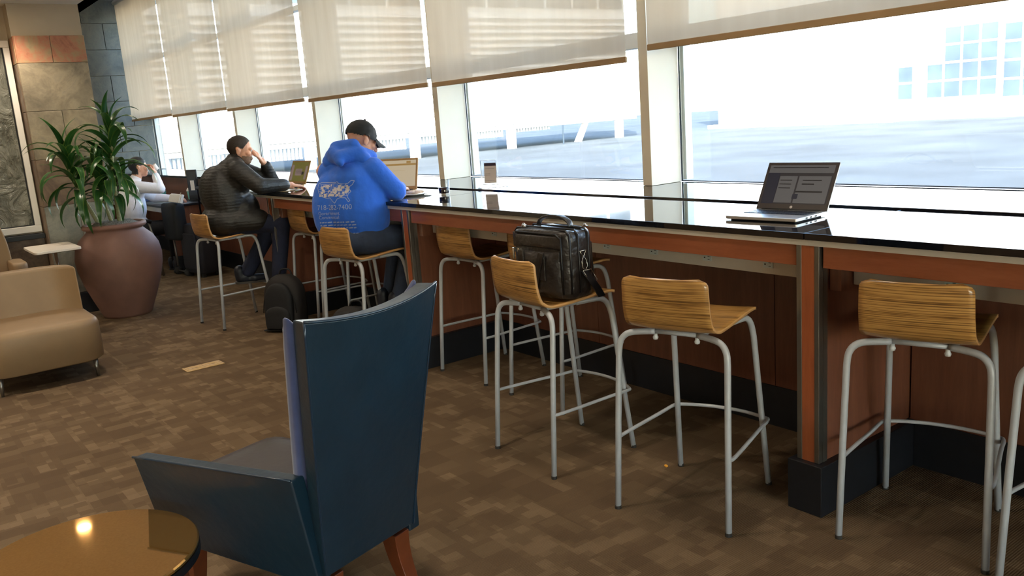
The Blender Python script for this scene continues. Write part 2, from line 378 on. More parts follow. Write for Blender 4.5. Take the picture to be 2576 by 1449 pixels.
def catmull(P, n=6):
    P = [Vector(p) for p in P]; Q = [P[0]] + P + [P[-1]]; out = []
    for i in range(1, len(Q) - 2):
        for k in range(n):
            t = k / n; a, b, c, d = Q[i - 1], Q[i], Q[i + 1], Q[i + 2]
            out.append(.5 * ((2 * b) + (c - a) * t + (2 * a - 5 * b + 4 * c - d) * t * t + (3 * b - a - 3 * c + d) * t ** 3))
    return out + [P[-1]]
def lerp(a, b, t): return a + (b - a) * t
def rotz(a): return Matrix.Rotation(a, 4, 'Z')

# ------------------------------------------------------------------ room shell
XL, XR, YB, YG, ZC, ZL = -14.9, 9.0, -6.0, 4.0, 3.75, 2.82
struct('floor', MB().box((XL - .3, YB, -.1), (XR, YG + .1, 0)), 'carpet')
struct('ceiling', MB().box((XL - .3, 1.87, ZC), (XR + .2, YG + .14, ZC + .3)).box((-9.4, YB, ZL), (XR, 1.99, ZL + .12)).box((-9.4, 1.87, ZL), (XR, 1.99, ZC)).box((XL - .3, 1.05, ZC), (-9.4, 1.87, ZC + .3)), 'ceiling_paint')
struct('wall_right', MB().box((XR, YB, 0), (XR + .2, YG + .2, .45)).box((XR, YB, 2.7), (XR + .2, YG + .2, ZC)).box((XR, YB, .45), (XR + .2, YB + .6, 2.7)).box((XR, 1.87, .45), (XR + .2, YG + .2, 2.7)), 'wall_paint')
wr_ = struct('window_20', MB().box((XR + .02, -5.4, .451), (XR + .16, 1.869, .51)), 'white_paint')
for k in range(6): part('mullion', MB().box((XR + .02, -5.4 + k * 1.439, .511), (XR + .16, -5.4 + k * 1.439 + .07, 2.699)), 'white_paint', wr_)
for k in range(5): part('pane', MB().box((XR + .08, -5.33 + k * 1.439, .511), (XR + .086, -5.33 + k * 1.439 + 1.369, 2.699)), 'window_glass', wr_)
struct('wall_back', MB().box((-9.4, YB - .2, 0), (XR + .2, YB, ZC)), 'wall_paint')
struct('wall_far', MB().box((XL - .25, 1.2, 0), (XL - .02, YG + .1, ZC)).box((XL - .2, 1.05, 0), (-9.41, 1.29, ZC)), 'grout')
wf = bpy.data.objects['wall_far']
def tile(parent, a, b, mat, name='stone_tile'):
    c = [(p + q) / 2 for p, q in zip(a, b)]
    return part(name, MB().box([p - q for p, q in zip(a, c)], [p - q for p, q in zip(b, c)]), mat, parent, loc=c, bevel=.004)
random.seed(3)
for i in range(9):                                  # slate courses on the far end wall
    z0, z1 = .2 + i * .4, .2 + i * .4 + .394
    ys = [1.3, 2.05, 2.8, 3.45, 3.98] if i % 2 else [1.3, 1.7, 2.45, 3.15, 3.7, 3.98]
    for y0, y1 in zip(ys, ys[1:]): tile(wf, (XL - .02, y0 + .003, z0), (XL + .012 + random.random() * .004, y1 - .003, min(z1, ZC)), 'stone_slate')
part('base_course', MB().box((XL - .02, 1.29, 0), (XL + .02, 3.98, .197)), 'kick_stone', wf)
# stone pier with its recessed left wall
wl_ = struct('wall_left', MB().box((-9.4, YB, 0), (-9.07, 1.3, ZC)).box((-9.07, 1.31, 0), (-8.825, 1.85, 2.53)).box((-9.3, 1.29, 2.53), (-8.86, 1.87, ZC)), ['wall_paint'])
courses = [(2.305, 2.54, 2, 'stone_rust'), (1.883, 2.302, 1, 'stone_tan'), (1.455, 1.880, 2, 'stone_tan'), (1.030, 1.452, 1, 'stone_brown'), (.603, 1.027, 2, 'stone_grey'), (.2, .6, 1, 'stone_grey')]
for z0, z1, n, mt in courses:
    for k in range(n):
        y0, y1 = lerp(1.293, 1.868, k / n), lerp(1.293, 1.868, (k + 1) / n)
        tile(wl_, (-8.826, y0 + .002, z0), (-8.8, y1 - .002, z1), mt)
    tile(wl_, (-9.068, 1.29, z0), (-8.828, 1.312, z1), 'stone_brown' if mt != 'stone_rust' else 'stone_rust')
    tile(wl_, (-9.068, 1.848, z0), (-8.828, 1.872, z1), mt)
part('grout_core', MB().box((-9.06, 1.313, .2), (-8.81, 1.847, 2.535)), 'grout', wl_)
for y0, y1, mt in ((.15, .55, 'stone_brown'), (.553, .95, 'stone_slate'), (.953, 1.288, 'stone_brown')):
    tile(wl_, (-9.07, y0, .203), (-9.04, y1, .45), mt); 
for y0, y1, mt in ((.05, .78, 'stone_brown'), (.783, .9, 'stone_slate'), (.903, 1.288, 'stone_brown')): tile(wl_, (-9.07, y0, .453), (-9.04, y1, .735), mt)
part('base_course', MB().box((-9.07, .05, 0), (-8.785, 1.88, .197)), 'kick_stone', wl_, bevel=.004)

# ------------------------------------------------------------------ window wall
MX = [-14.93 + 2.27 * k for k in range(0, 11)]      # mullion centres
MX = [x - .02 for x in MX]
ww = struct('wall_window', MB().box((XL - .2, 3.90, -1.4), (XR + .2, 4.12, 1.045)).box((XL - .2, 3.9, 3.6), (XR + .2, 4.12, ZC)), 'white_paint')
tag(ww, None, None, None, 'structure')
led = struct('trim_1', MB().box((XL, 3.30, 1.052), (XR, 4.0, 1.078)), 'granite', bevel=.003)
tag(led, 'black polished stone ledge along the foot of the windows')
apr = struct('trim_2', MB().box((XL, 3.335, 0), (XR, 3.36, 1.05)), 'panel_wood')
tag(apr, 'red brown wood panelling under the window ledge')
part('kick_board', MB().box((XL, 3.325, 0), (-6.92, 3.334, .2)), 'kick_stone', apr)
for i, x in enumerate(MX):
    w = struct('window_%d' % (i + 1), MB().box((x - .036, 3.735, 1.0785), (x + .036, 3.995, 3.6)), 'post_paint', bevel=.003)
    if i + 1 < len(MX):
        x1 = MX[i + 1]; a, b = x + .036, x1 - .036
        part('gasket', MB().box((a, 3.995, 1.081), (a + .007, 4.003, 3.6)).box((b - .007, 3.995, 1.081), (b, 4.003, 3.6)).box((a, 3.998, 1.081), (b, 4.0035, 1.086)), 'gasket', w)
        part('transom', MB().box((a, 3.98, 1.90), (b, 4.06, 1.995)), 'white_paint', w, bevel=.003)
        part('upper_transom', MB().box((a, 3.98, 2.79), (b, 4.06, 2.84)), 'white_paint', w)
        part('pane', MB().box((a + .001, 4.004, 1.081), (b - .001, 4.010, 1.90)), 'window_glass', w)
        part('upper_pane', MB().box((a + .001, 4.004, 1.996), (b - .001, 4.010, 3.6)), 'window_glass', w)
        part('frame_jamb', MB().box((a, 4.011, 1.09), (a + .03, 4.07, 3.6)).box((b - .03, 4.011, 1.09), (b, 4.07, 3.6)), 'white_paint', w)
# ------------------------------------------------------------------ roller blinds
BL = [(-14.60, -12.445, 1.862), (-12.41, -10.25, 1.842), (-10.222, -8.036, 1.82), (-7.935, -5.745, 1.806), (-5.675, -3.597, 1.798), (-3.428, -1.25, 1.846), (-1.17, .98, 1.84), (1.10, 3.26, 1.83), (3.36, 5.5, 1.84)]
BLT = ['leftmost tan screen blind beside the slate end wall', 'second tan screen blind from the slate end wall', 'third tan screen blind from the slate end wall, above the man in the black jacket',
       'tan screen blind above the man in the blue hoodie', 'tan screen blind above the drinking glass and table sign', 'tan screen blind at the right, hanging a little higher', 'tan screen blind past the right edge of the view', 'tan screen blind further along past the view', 'tan screen blind at the end of the window wall']
for (x0, x1, zb), lb in zip(BL, BLT):
    t = thing('roller_blind', lb, 'blind', ((x0 + x1) / 2, 3.6, zb), 0, 'roller blinds along the window wall')
    h = (x1 - x0) / 2
    part('fabric', MB().grid(lambda u, v: (lerp(-h, h, u), .004 * math.sin(u * 23), lerp(.03, 3.68 - zb, v)), 40, 1), 'blind_fabric', t, smooth=True)
    part('hem_bar', MB().box((-h, -.006, 0), (h, .008, .034)), 'hem', t, bevel=.003)
    part('roller_tube', MB().tube([(-h, .0, 3.66 - zb), (h, .0, 3.66 - zb)], .035, 12), 'roller', t, smooth=True)

# ------------------------------------------------------------------ counter
PX = [-6.83, -4.63, -1.78, 1.07, 3.92]              # dividers
tops = thing('bar_counter', 'long black polished stone counter top with a white edge line below', 'countertop', (0, 0, 0))
for a, b in zip(PX, PX[1:]):
    part('slab', MB().box((a + .0015 - (1.12 if a == PX[0] else 0), 2.625, 1.046), (b - .0015, 3.296, 1.07)), ['granite'], tops, bevel=.002)
part('underlay_strip', MB().box((PX[0] - 1.1, 2.637, 1.024), (PX[-1], 2.66, 1.0455)), 'alu', tops)
DL = ['end divider of the counter behind the backpack', 'counter divider with wood face and steel edges beside the man in the blue hoodie', 'counter divider with wood face and steel edges left of the rightmost stool', 'counter divider past the right edge of the view', 'last counter divider past the view']
for x, lb in zip(PX, DL):
    t = thing('counter_divider', lb, 'counter divider', (x, 2.64, 0), 0, 'dividers under the counter')
    part('side_panel', MB().box((-.042, .03, .2), (.042, .69, 1.023)), 'panel_wood', t)
    part('post_face', MB().box((-.025, .008, .2), (.027, .03, 1.023)), 'post_wood', t)
    for s in (-1, 1): part('steel_edge', MB().box((-.046 if s < 0 else .0275, .006, .2), (-.0255 if s < 0 else .047, .032, 1.023)), 'steel', t, bevel=.002)
    part('steel_return', MB().box((.043, .0325, .2), (.047, .06, 1.023)), 'steel', t)
    part('plinth', MB().box((-.072, -.018, 0), (.072, .655, .199)), 'kick_stone', t, bevel=.003)
bays = [(PX[0], PX[1], 'counter front behind the man in the blue hoodie, red brown wood'), (PX[1], PX[2], 'middle counter front with four sockets in a grey strip'), (PX[2], PX[3], 'right counter front behind the rightmost stool'), (PX[3], PX[4], 'counter front past the right edge of the view')]
for a, b, lb in bays:
    t = thing('counter_cabinet', lb, 'counter front', ((a + b) / 2, 2.66, 0), 0, 'counter fronts between the dividers')
    c = (a + b) / 2; x0, x1 = a + .05 - c, b - .05 - c
    part('apron', MB().box((x0 + .004, 0, .943), (x1 - .004, .022, 1.0235)), 'apron_wood', t, bevel=.002)
    js = [x0, x1 - .56 - 1.222, x1 - .56, x1]
    if js[1] < x0 + .2: js = [x0, x1 - .56, x1]
    for p, q in zip(js, js[1:]): part('back_panel', MB().box((p + .002, .633, .2), (q - .002, .645, 1.02)), 'panel_wood', t)
    part('kick_board', MB().box((x0 + .024, .625, 0), (x1 - .024, .632, .199)), 'kick_stone', t)
    part('bracket', MB().box((x0, .05, .855), (x0 + .045, .14, .942)), 'panel_wood', t)
    st = part('power_strip', MB().box((x0 + .05, .12, .868), (x1, .15, .962)), 'alu', t, bevel=.002)
    k = x1 - .215
    while k > x0 + .15:
        so = part('socket', MB().box((k - .023, .1165, .893), (k + .023, .1198, .921)).box((k - .016, .1155, .9045), (k - .009, .1164, .9095), 1).box((k + .004, .1155, .899), (k + .014, .1164, .901), 1).box((k + .004, .1155, .9125), (k + .014, .1164, .9145), 1), ['outlet', 'dark'], t)
        k -= .305
# low desk beyond the high counter
t = thing('low_desk', 'low dark desk where the man in the white shirt sits', 'desk', (-11.8, 3.02, 0))
part('desk_top', MB().box((-1.7, -.30, .775), (1.5, .31, .80)), 'granite_edge', t, bevel=.003)
part('desk_edge', MB().box((-1.7, -.285, .72), (1.5, -.265, .774)), 'alu', t)
for x in (-1.65, 1.42): part('desk_side', MB().box((x, -.22, .2), (x + .06, .305, .774)), 'panel_wood', t); part('desk_plinth', MB().box((x - .02, -.24, 0), (x + .08, .30, .199)), 'kick_stone', t)

# ------------------------------------------------------------------ outside
struct('ground_outside', MB().box((-160, -90, -1.7), (120, 160, -1.2)), 'asphalt', 'grey roof deck seen outside the windows')
LBD = thing('terminal_building', 'white building with long horizontal louvres outside the windows', 'building', (-55, 33, -1.2))
part('wall', MB().box((-8, -45, 1.7), (-.9, 23, 16)), 'ext_white', LBD)
for i in range(16):
    z = 2.0 + i * .54
    part('louvre', MB().add([(0, -45, z - .06), (0, 22.7, z - .06), (-.62, 22.7, z + .46), (-.62, -45, z + .46), (-.03, -45, z - .1), (-.03, 22.7, z - .1), (-.66, 22.7, z + .42), (-.66, -45, z + .42)], [(0, 1, 2, 3), (4, 7, 6, 5), (0, 4, 5, 1), (1, 5, 6, 2), (2, 6, 7, 3), (3, 7, 4, 0)]), 'ext_white', LBD)
part('fascia', MB().box((-.7, -45, 1.55), (.12, 22.9, 1.85)), 'ext_white', LBD)
part('end_fin', MB().box((-.9, 22.72, 1.86), (.05, 22.95, 11)), 'ext_white', LBD)
for i in range(22):
    y = -42 + i * 2.95
    part('upper_window', MB().box((-.88, y, 11.0), (-.8, y + 2.6, 13.2)), 'ext_glass', LBD)
for y in (-18, -8.3, 0, 9.0, 21.0):
    p = part('column', MB().box((-.45, y - .32, 0), (.0, y + .32, 1.55)), 'ext_white', LBD); part('column_cap', MB().box((.001, y - .3, 1.15), (.03, y + .3, 1.5)), 'ext_cap', LBD)
for y0, y1, zz in ((-44, -8.6, .75), (-8, -.4, .75), (.4, 8.6, 1.0), (9.4, 13.5, 1.25)):
    m = MB(); n = int((y1 - y0) / .28)
    for k in range(n):
        ya = lerp(y0, y1, k / n); yb = lerp(y0, y1, (k + .62) / n); m.box((-.75, ya, zz), (-.6, yb, 1.549))
    o = part('corrugated_skirt', m, 'ext_panel', LBD)
part('brace', MB().hexa([(-.6, 16.0, 0), (-.3, 16.0, 0), (-.3, 16.6, 0), (-.6, 16.6, 0), (-.6, 17.0, 1.55), (-.3, 17.0, 1.55), (-.3, 17.5, 1.55), (-.6, 17.5, 1.55)]), 'ext_white', LBD)
BB = thing('far_building', 'bright white building with a grid of window panes seen at the far right', 'building', (-35, 66, -1.2))
part('wall', MB().box((-19, 0, 0), (60, 12, 22)), 'ext_white', BB)
for gx0, n, z0, rows in ((-1.2, 1, 1.65, 2), (1.1, 1, 1.65, 2), (2.4, 3, 1.65, 4), (6.6, 6, 1.45, 4), (16, 6, 1.45, 4)):
    for i in range(n):
        for k in range(rows): part('pane', MB().box((gx0 + i * 1.3, -.03, z0 + k * 1.3), (gx0 + i * 1.3 + 1.1, -.001, z0 + k * 1.3 + 1.12)), 'ext_glass', BB)
part('pilaster', MB().box((-9.4, -.4, 1.1), (-8.5, -.01, 3.3)), 'ext_cap', BB)
part('curb', MB().box((-18.5, -2.2, 0), (-.4, -1.2, .35)), 'ext_panel', BB)
tag(part('safety_post', MB().tube([(-53.5, 46.0, -1.2), (-53.5, 46.0, .35)], .07, 8), 'ext_dark'), 'thin dark post standing on the grey deck outside', 'post')
# ------------------------------------------------------------------ ceiling lamps
LX = [-8.465, -5.6, -2.9, -.3, 2.3]; LY = [1.096, -1.3, -3.65]
LAMPS = [(x, y, ZL) for x in LX for y in LY if not (x > -1 and y > 0)] + [(x, 2.25, ZC) for x in (-12.6, -9.2, -5.8, -2.4, 1.0, 4.4)]  # high row over the stools is added, to brighten the mullions' room faces
for i, (x, y, zl) in enumerate(LAMPS):
        t = thing('ceiling_downlight', 'round recessed ceiling lamp ' + ('with a warm lens above the seating area' if zl == ZL else 'added above the bar stools to brighten the mullions'), 'ceiling lamp', (x, y, zl), 0, 'recessed ceiling lamps')
        part('trim_ring', MB().lathe([(.057, -.001), (.085, -.001), (.087, -.008), (.057, -.008), (.057, -.001)], seg=28), 'white_paint', t)
        part('lens', MB().lathe([(.0005, -.004), (.056, -.004), (.056, -.001), (.0005, -.001)], seg=28), 'lamp_lens', t)
        ld = bpy.data.lights.new('downlight', 'SPOT'); ld.energy = (LAMP_W * (.7 if y > 0 else 1.9)) if zl == ZL else LAMP_W * .8; ld.color = (1, .86, .68); ld.spot_size = math.radians(125); ld.spot_blend = .7; ld.shadow_soft_size = .09 if zl == ZL else .3
        lo = bpy.data.objects.new('downlight_bulb', ld); COL.objects.link(lo); lo.parent = t; lo.location = (0, 0, -.02)

# ------------------------------------------------------------------ bar stools
def uvmesh(fn, nu, nv, name):
    me = MB().grid(fn, nu, nv).mesh(name, fix=False)
    uv = me.uv_layers.new(name='UVMap')
    for p in me.polygons:
        for li, vi in zip(p.loop_indices, p.vertices):
            j, i = divmod(vi, nu + 1); uv.data[li].uv = (i / nu, j / nv)
    return me
PROF = catmull([(0, -.256, .943), (0, -.250, .885), (0, -.237, .815), (0, -.212, .762), (0, -.172, .737), (0, -.11, .734), (0, 0, .742), (0, .10, .749), (0, .16, .750), (0, .190, .743)], 4)
def make_stool():
    t = thing('bar_stool', 'x', 'bar stool')
    n = len(PROF) - 1
    def fn(u, v):
        k = v * n; i = min(int(k), n - 1); p = PROF[i].lerp(PROF[i + 1], k - i)
        L = .60; s = v * L; e = min(s, L - s); r = .035
        w = lerp(.170, .178, min(1, v * 2.2)); 
        if e < r: w = w - r + math.sqrt(max(0, r * r - (r - e) ** 2))
        x = (2 * u - 1) * w; c = (2 * u - 1) ** 2
        back = max(0, 1 - v * 2.6)
        return (x, p.y + .022 * c * back, p.z + .006 * c * (1 if back < .1 else 0))
    put('seat_shell', uvmesh(fn, 16, 48, 'seat_shell'), ['zebrano', 'ply_edge'], t, smooth=True, solid=(.012, 0, 1))
    for sx in (-1, 1):
        rear = [(sx * .231, -.247, .0), (sx * .226, -.222, .35), (sx * .221, -.200, .63), (sx * .216, -.195, .672), (sx * .198, -.188, .700), (sx * .165, -.178, .713), (sx * .09, -.15, .716)]
        front = [(sx * .197, .234, .0), (sx * .183, .195, .35), (sx * .172, .163, .64), (sx * .168, .150, .690), (sx * .163, .128, .720), (sx * .155, .09, .729), (sx * .13, .0, .724)]
        for q in (rear, front):
            pts = [q[0], q[1], q[2]] + catmull(q[2:], 4)[1:]
            l = part('leg', MB().tube(pts, .0122, 10), 'stool_paint', t, smooth=True)
            part('foot_glide', MB().lathe([(.0128, -.0), (.0132, .012), (.012, .014)], (q[0][0], q[0][1], 0), 10), 'rubber', l)
    st = [(-.226, -.228, .285), (-.236, -.18, .285), (-.214, .10, .287), (-.207, .205, .287), (-.185, .232, .287), (-.09, .262, .287), (0, .270, .287), (.09, .262, .287), (.185, .232, .287), (.207, .205, .287), (.214, .10, .287), (.236, -.18, .285), (.226, -.228, .285)]
    part('footrest', MB().tube(catmull(st, 4), .0075, 8), 'stool_paint', t, smooth=True)
    part('seat_frame', MB().tube([(-.13, 0, .724), (-.09, -.15, .716), (.09, -.15, .716), (.13, 0, .724)], .009, 8), 'stool_paint', t, smooth=True)
    for x in (-.085, .085): part('bumper', MB().lathe([(.0005, .684), (.009, .687), (.011, .695), (.0075, .702), (.0075, .709)], (x, -.155, 0), 12), 'clear_bumper', t, smooth=True)
    return t
STOOLS = [(-2.149, 2.4546, 15.36, 'empty striped wood bar stool turned askew, between the bag stool and the steel edged divider'),
          (-1.423, 2.834, 15.08, 'empty striped wood bar stool at the right, in front of the right counter front'),
          (-2.914, 2.4218, -4.46, 'striped wood bar stool carrying the black leather bag'),
          (-4.227, 2.962, 1.0, 'empty striped wood bar stool pushed in right of the man in the blue hoodie'),
          (-3.502, 2.957, -1.8, 'striped wood bar stool pushed in behind the stool with the black bag'),
          (-7.092, 2.3706, 4.6, 'striped wood bar stool under the man in the black jacket'),
          (-4.966, 2.538, 6.5, 'striped wood bar stool under the man in the blue hoodie'),
          (-6.506, 2.967, -1.0, 'empty striped wood bar stool between the two men at the counter'),
          (-5.958, 2.965, 0.0, 'striped wood bar stool mostly hidden behind the man in the blue hoodie'),
          (-.845, 2.87, -2.0, 'bar stool at the right edge of the view, only its grey leg in view')]
proto = make_stool()
for i, (x, y, a, lb) in enumerate(STOOLS):
    o = proto if i == 0 else copy_tree(proto)
    o.location = (x, y, 0); o.rotation_euler.z = math.radians(a); tag(o, lb, 'bar stool', 'striped wood bar stools along the counter')

# ------------------------------------------------------------------ navy wing chair
W_ = Vector((-.301, .954, 0)).normalized(); N_ = Vector((W_.y, -W_.x, 0)); BR_ = Vector((-2.324, 1.25, 0))
t = thing('armchair', 'high backed navy leather armchair seen from behind, beside the round table', 'armchair', BR_)
def CH(s, d, z): return -W_ * s - N_ * d + Vector((0, 0, z))
def back_surf(u, v, off=0.0):
    s = lerp(lerp(0, .385, u), lerp(-.106, .436, u), v); c = 1 - (2 * u - 1) ** 2
    k = .10 * v ** 1.1 + .03 * c * v
    zt = 1.058 - .024 * c
    inset = off * .25
    return CH(s + (inset * (1 - 2 * u)), -k + off, lerp(.262, zt, v))
def solid_panel(fn, t0, t1, nu, nv):        # closed slab between two offsets of a surface
    m = MB(); A = [[Vector(fn(i / nu, j / nv, t0)) for i in range(nu + 1)] for j in range(nv + 1)]; B = [[Vector(fn(i / nu, j / nv, t1)) for i in range(nu + 1)] for j in range(nv + 1)]
    for G in (A, B): m.grid(lambda u, v: G[round(v * nv)][round(u * nu)], nu, nv)
    def strip(P, Q): m.add(P + Q, [(i, i + 1, len(P) + i + 1, len(P) + i) for i in range(len(P) - 1)])
    strip(A[0], B[0]); strip(A[-1], B[-1]); strip([r[0] for r in A], [r[0] for r in B]); strip([r[-1] for r in A], [r[-1] for r in B])
    return m
bk = part('back_shell', solid_panel(back_surf, 0, .065, 14, 16), 'leather_navy', t, bevel=.006, seg=3)
part('piping', MB().tube([Vector(back_surf(i / 20, 1)) + Vector((0, 0, .001)) for i in range(21)], .0045, 8), 'leather_piping', bk, smooth=True)
for u in (0, 1): part('piping', MB().tube([back_surf(u, j / 16) for j in range(17)], .0035, 8), 'leather_piping', bk, smooth=True)
def cush(u, v, off):
    b = (1 - (2 * u - 1) ** 6) * (1 - (2 * v - 1) ** 10)
    s = lerp(lerp(.005, .385, u), lerp(-.10, .432, u), v); k = .10 * v ** 1.1
    return CH(s, -k + .067 + off * (.35 + .65 * b), lerp(.44, 1.012 - .02 * (1 - (2 * u - 1) ** 2) + .058 * (2 * u - 1) ** 6, v))
part('back_cushion', solid_panel(cush, 0, .085, 12, 14), 'velvet_blue', t, bevel=.012, seg=3)
def arm(mir):
    def fn(u, v, off):
        s = lerp(lerp(.395, .43, u), lerp(.432, .556, u), v) - off; d = lerp(lerp(.02, .045, v), lerp(.755, .642, v), u); z = lerp(.225, .578 + .012 * u, v)
        if mir: s = .345 - s
        return CH(s, d, z)
    return solid_panel(fn, 0, .05, 10, 8)
for mir in (0, 1):
    a_ = part('arm', arm(mir), 'leather_navy', t, bevel=.006, seg=3)
    f = lambda u: CH((.432 + .124 * u) if not mir else .345 - (.432 + .124 * u), lerp(.045, .642, u), .579 + .012 * u)
    part('piping', MB().tube([f(i / 10) for i in range(11)], .004, 8), 'leather_piping', a_, smooth=True)
m = MB(); c8 = [CH(s, d, z) for z in (.225, .36) for s, d in ((.40, .07), (-.045, .07), (-.075, .70), (.425, .70))]; m.hexa(c8); part('seat_base', m, 'leather_navy', t, bevel=.01)
def seatc(u, v, off):
    e = (1 - (2 * u - 1) ** 8) * (1 - (2 * v - 1) ** 8); s = lerp(.385, -.04, u) if v < .5 else lerp(.40, -.06, u)
    return CH(lerp(.375, -.03, u) + (.5 - u) * .05 * v, lerp(.13, .73, v), .362 + off * (.5 + .5 * e))
part('seat_cushion', solid_panel(seatc, 0, .105, 12, 12), 'leather_dark', t, bevel=.02, seg=3)
for s, d, bs, bd in ((.045, .045, 0, -.09), (.34, .045, 0, -.09), (.40, .64, .01, .02), (-.03, .64, -.01, .02)):
    m = MB(); pr = []
    for k in range(9):
        q = k / 8; h = .245 * (1 - q); w = lerp(.033, .02, q); o = q ** 2
        pr.append([CH(s + bs * o + a * w, d + bd * o + b * w, h) for a, b in ((1, -1), (-1, -1), (-1, 1), (1, 1))])
    vs = [p for r in pr for p in r]; m.add(vs, [(0, 1, 2, 3), (32, 35, 34, 33)] + [(4 * k + i, 4 * k + (i + 1) % 4, 4 * k + 4 + (i + 1) % 4, 4 * k + 4 + i) for k in range(8) for i in range(4)])
    part('leg', m, 'leg_wood', t, bevel=.003)

# ------------------------------------------------------------------ round side table
t = thing('round_table', 'small round table with a glossy brown top, front left corner', 'side table', (-2.503, .308, 0))
tp = part('table_top', MB().lathe([(.0005, .421), (.299, .421), (.3045, .425), (.3045, .431), (.300, .435), (.0005, .435)], seg=72), 'table_gloss', t, smooth=False)
part('rim', MB().lathe([(.28, .392), (.305, .396), (.305, .4205), (.28, .4205), (.28, .392)], seg=72), 'table_edge', t)
for k in range(4):
    a = math.radians(55 + 90 * k); ca, sa = math.cos(a), math.sin(a); m = MB(); pr = []
    for q in range(7):
        h = .40 * (1 - q / 6); r = .235 + .03 * math.sin(q / 6 * 2.2); w = lerp(.03, .018, q / 6)
        pr += [(r * ca + i * w * ca - j * w * sa, r * sa + i * w * sa + j * w * ca, h) for i, j in ((1, -1), (1, 1), (-1, 1), (-1, -1))]
    m.add(pr, [(0, 1, 2, 3), (24, 27, 26, 25)] + [(4 * q + i, 4 * q + (i + 1) % 4, 4 * q + 4 + (i + 1) % 4, 4 * q + 4 + i) for q in range(6) for i in range(4)])
    part('leg', m, 'leg_wood', t, bevel=.004)
part('apron_ring', MB().lathe([(.20, .36), (.225, .36), (.225, .405), (.20, .405), (.20, .36)], seg=48), 'leg_wood', t, smooth=True)

# ------------------------------------------------------------------ beige lounge chairs
def tapered_legs(t, pts, h, mat='steel'):
    for x, y, ox, oy in pts: part('leg', MB().tube([(x + ox, y + oy, 0), (x, y, h)], [.009, .02], 12), mat, t, smooth=True)
t = thing('lounge_chair', 'low beige leather lounge chair with a curved back, in front of the clay pot', 'lounge chair', (-6.58, .78, 0))
def rpoly(x0, x1, y0, y1, r, n=6, rs=None):
    out = []; rs = rs or (r, r, r, r)
    for (cx, cy, a0), r_ in zip(((x1, y1, 0), (x0, y1, 90), (x0, y0, 180), (x1, y0, 270)), rs):
        ccx = cx - r_ if a0 in (0, 270) else cx + r_; ccy = cy - r_ if a0 in (0, 90) else cy + r_
        for k in range(n + 1): a = math.radians(a0 + 90 * k / n); out.append((ccx + r_ * math.cos(a), ccy + r_ * math.sin(a)))
    return out
def rseat(poly, z0, z1, r=.035, bulge=0):     # upholstered block with rounded top and bottom edges
    m = MB(); n = len(poly); cx = sum(p[0] for p in poly) / n; cy = sum(p[1] for p in poly) / n; rings = []
    prof = [(-.02, z0), (0, z0 + .012), (0, z1 - r)] + [(-r * (1 - math.cos(a)), z1 - r + r * math.sin(a)) for a in [PI / 2 * k / 5 for k in range(1, 6)]]
    vs = []
    for off, z in prof:
        for p in poly:
            v = Vector((p[0] - cx, p[1] - cy)); L = v.length; v *= (L + off) / L; vs.append((cx + v.x, cy + v.y, z))
    for s_ in (.75, .5, .25): vs += [(cx + (p[0] - cx) * s_, cy + (p[1] - cy) * s_, z1 + bulge * (1 - s_ * s_)) for p in poly]
    k = len(prof) + 3
    m.add(vs, [(i * n + q, i * n + (q + 1) % n, (i + 1) * n + (q + 1) % n, (i + 1) * n + q) for i in range(k - 1) for q in range(n)] + [tuple(range(n))[::-1], tuple((k - 1) * n + q for q in range(n))]); return m
part('seat', rseat(rpoly(-.36, .385, -.36, .36, .12, 7, (.16, .08, .08, .16)), .125, .412, .05, .012), 'leather_beige', t, smooth=True)
def lback(u, v, off):
    a = (u - .5) * 2; x = -.20 + .10 * abs(a) ** 4 * 1.3 - off; y = a * (.335 - off * .1); lean = -.045 * v
    z = lerp(.36, .725, v) - .004 * a * a
    return (x + lean, y, z)
part('backrest', solid_panel(lback, 0, .135, 24, 8), 'leather_beige', t, bevel=.035, seg=4)
tapered_legs(t, [(.30, .285, .012, .004), (.30, -.285, .012, -.004), (-.30, .27, -.012, .004), (-.30, -.27, -.012, -.004)], .13)
t = thing('tub_chair', 'tall beige leather chair at the far left edge beside the white side table', 'lounge chair', (-7.72, .53, 0))
part('seat', rseat(rpoly(-.32, .36, -.28, .29, .1, 6), .14, .44, .05, .01), 'leather_beige', t, smooth=True)
def tback(u, v, off):
    a = (u - .5) * 2; return (-.16 - off - .12 * v + .12 * a * a * (1 - .5 * v), a * (.30 + .035 * math.sin(v * PI) - .06 * v ** 3), lerp(.40, 1.25 - .10 * a ** 4, v))
part('backrest', solid_panel(tback, 0, .13, 20, 12), 'leather_beige', t, bevel=.045, seg=4)
for s_ in (-1, 1): part('arm', rseat(rpoly(-.2, .2, s_ * .345 - .055, s_ * .345 + .055, .05, 5), .30, .70, .03), 'leather_beige', t, smooth=True)
tapered_legs(t, [(.28, .22, .01, 0), (.28, -.22, .01, 0), (-.26, .22, -.01, 0), (-.26, -.22, -.01, 0)], .145)
# small white laptop table
t = thing('laptop_table', 'small white topped laptop table on a thin steel post in front of the stone pier', 'side table', (-8.20, 1.21, 0))
tb = part('table_top', MB().prism(rpoly(-.29, .30, -.18, .18, .035), .702, .724), 'table_white', t, bevel=.005)
part('post', MB().tube([(.0, .02, .02), (0, .02, .70)], .014, 10), 'chrome', t, smooth=True)
part('foot_bar', MB().box((-.25, -.02, .0), (.25, .06, .02)), 'chrome', t, bevel=.004)

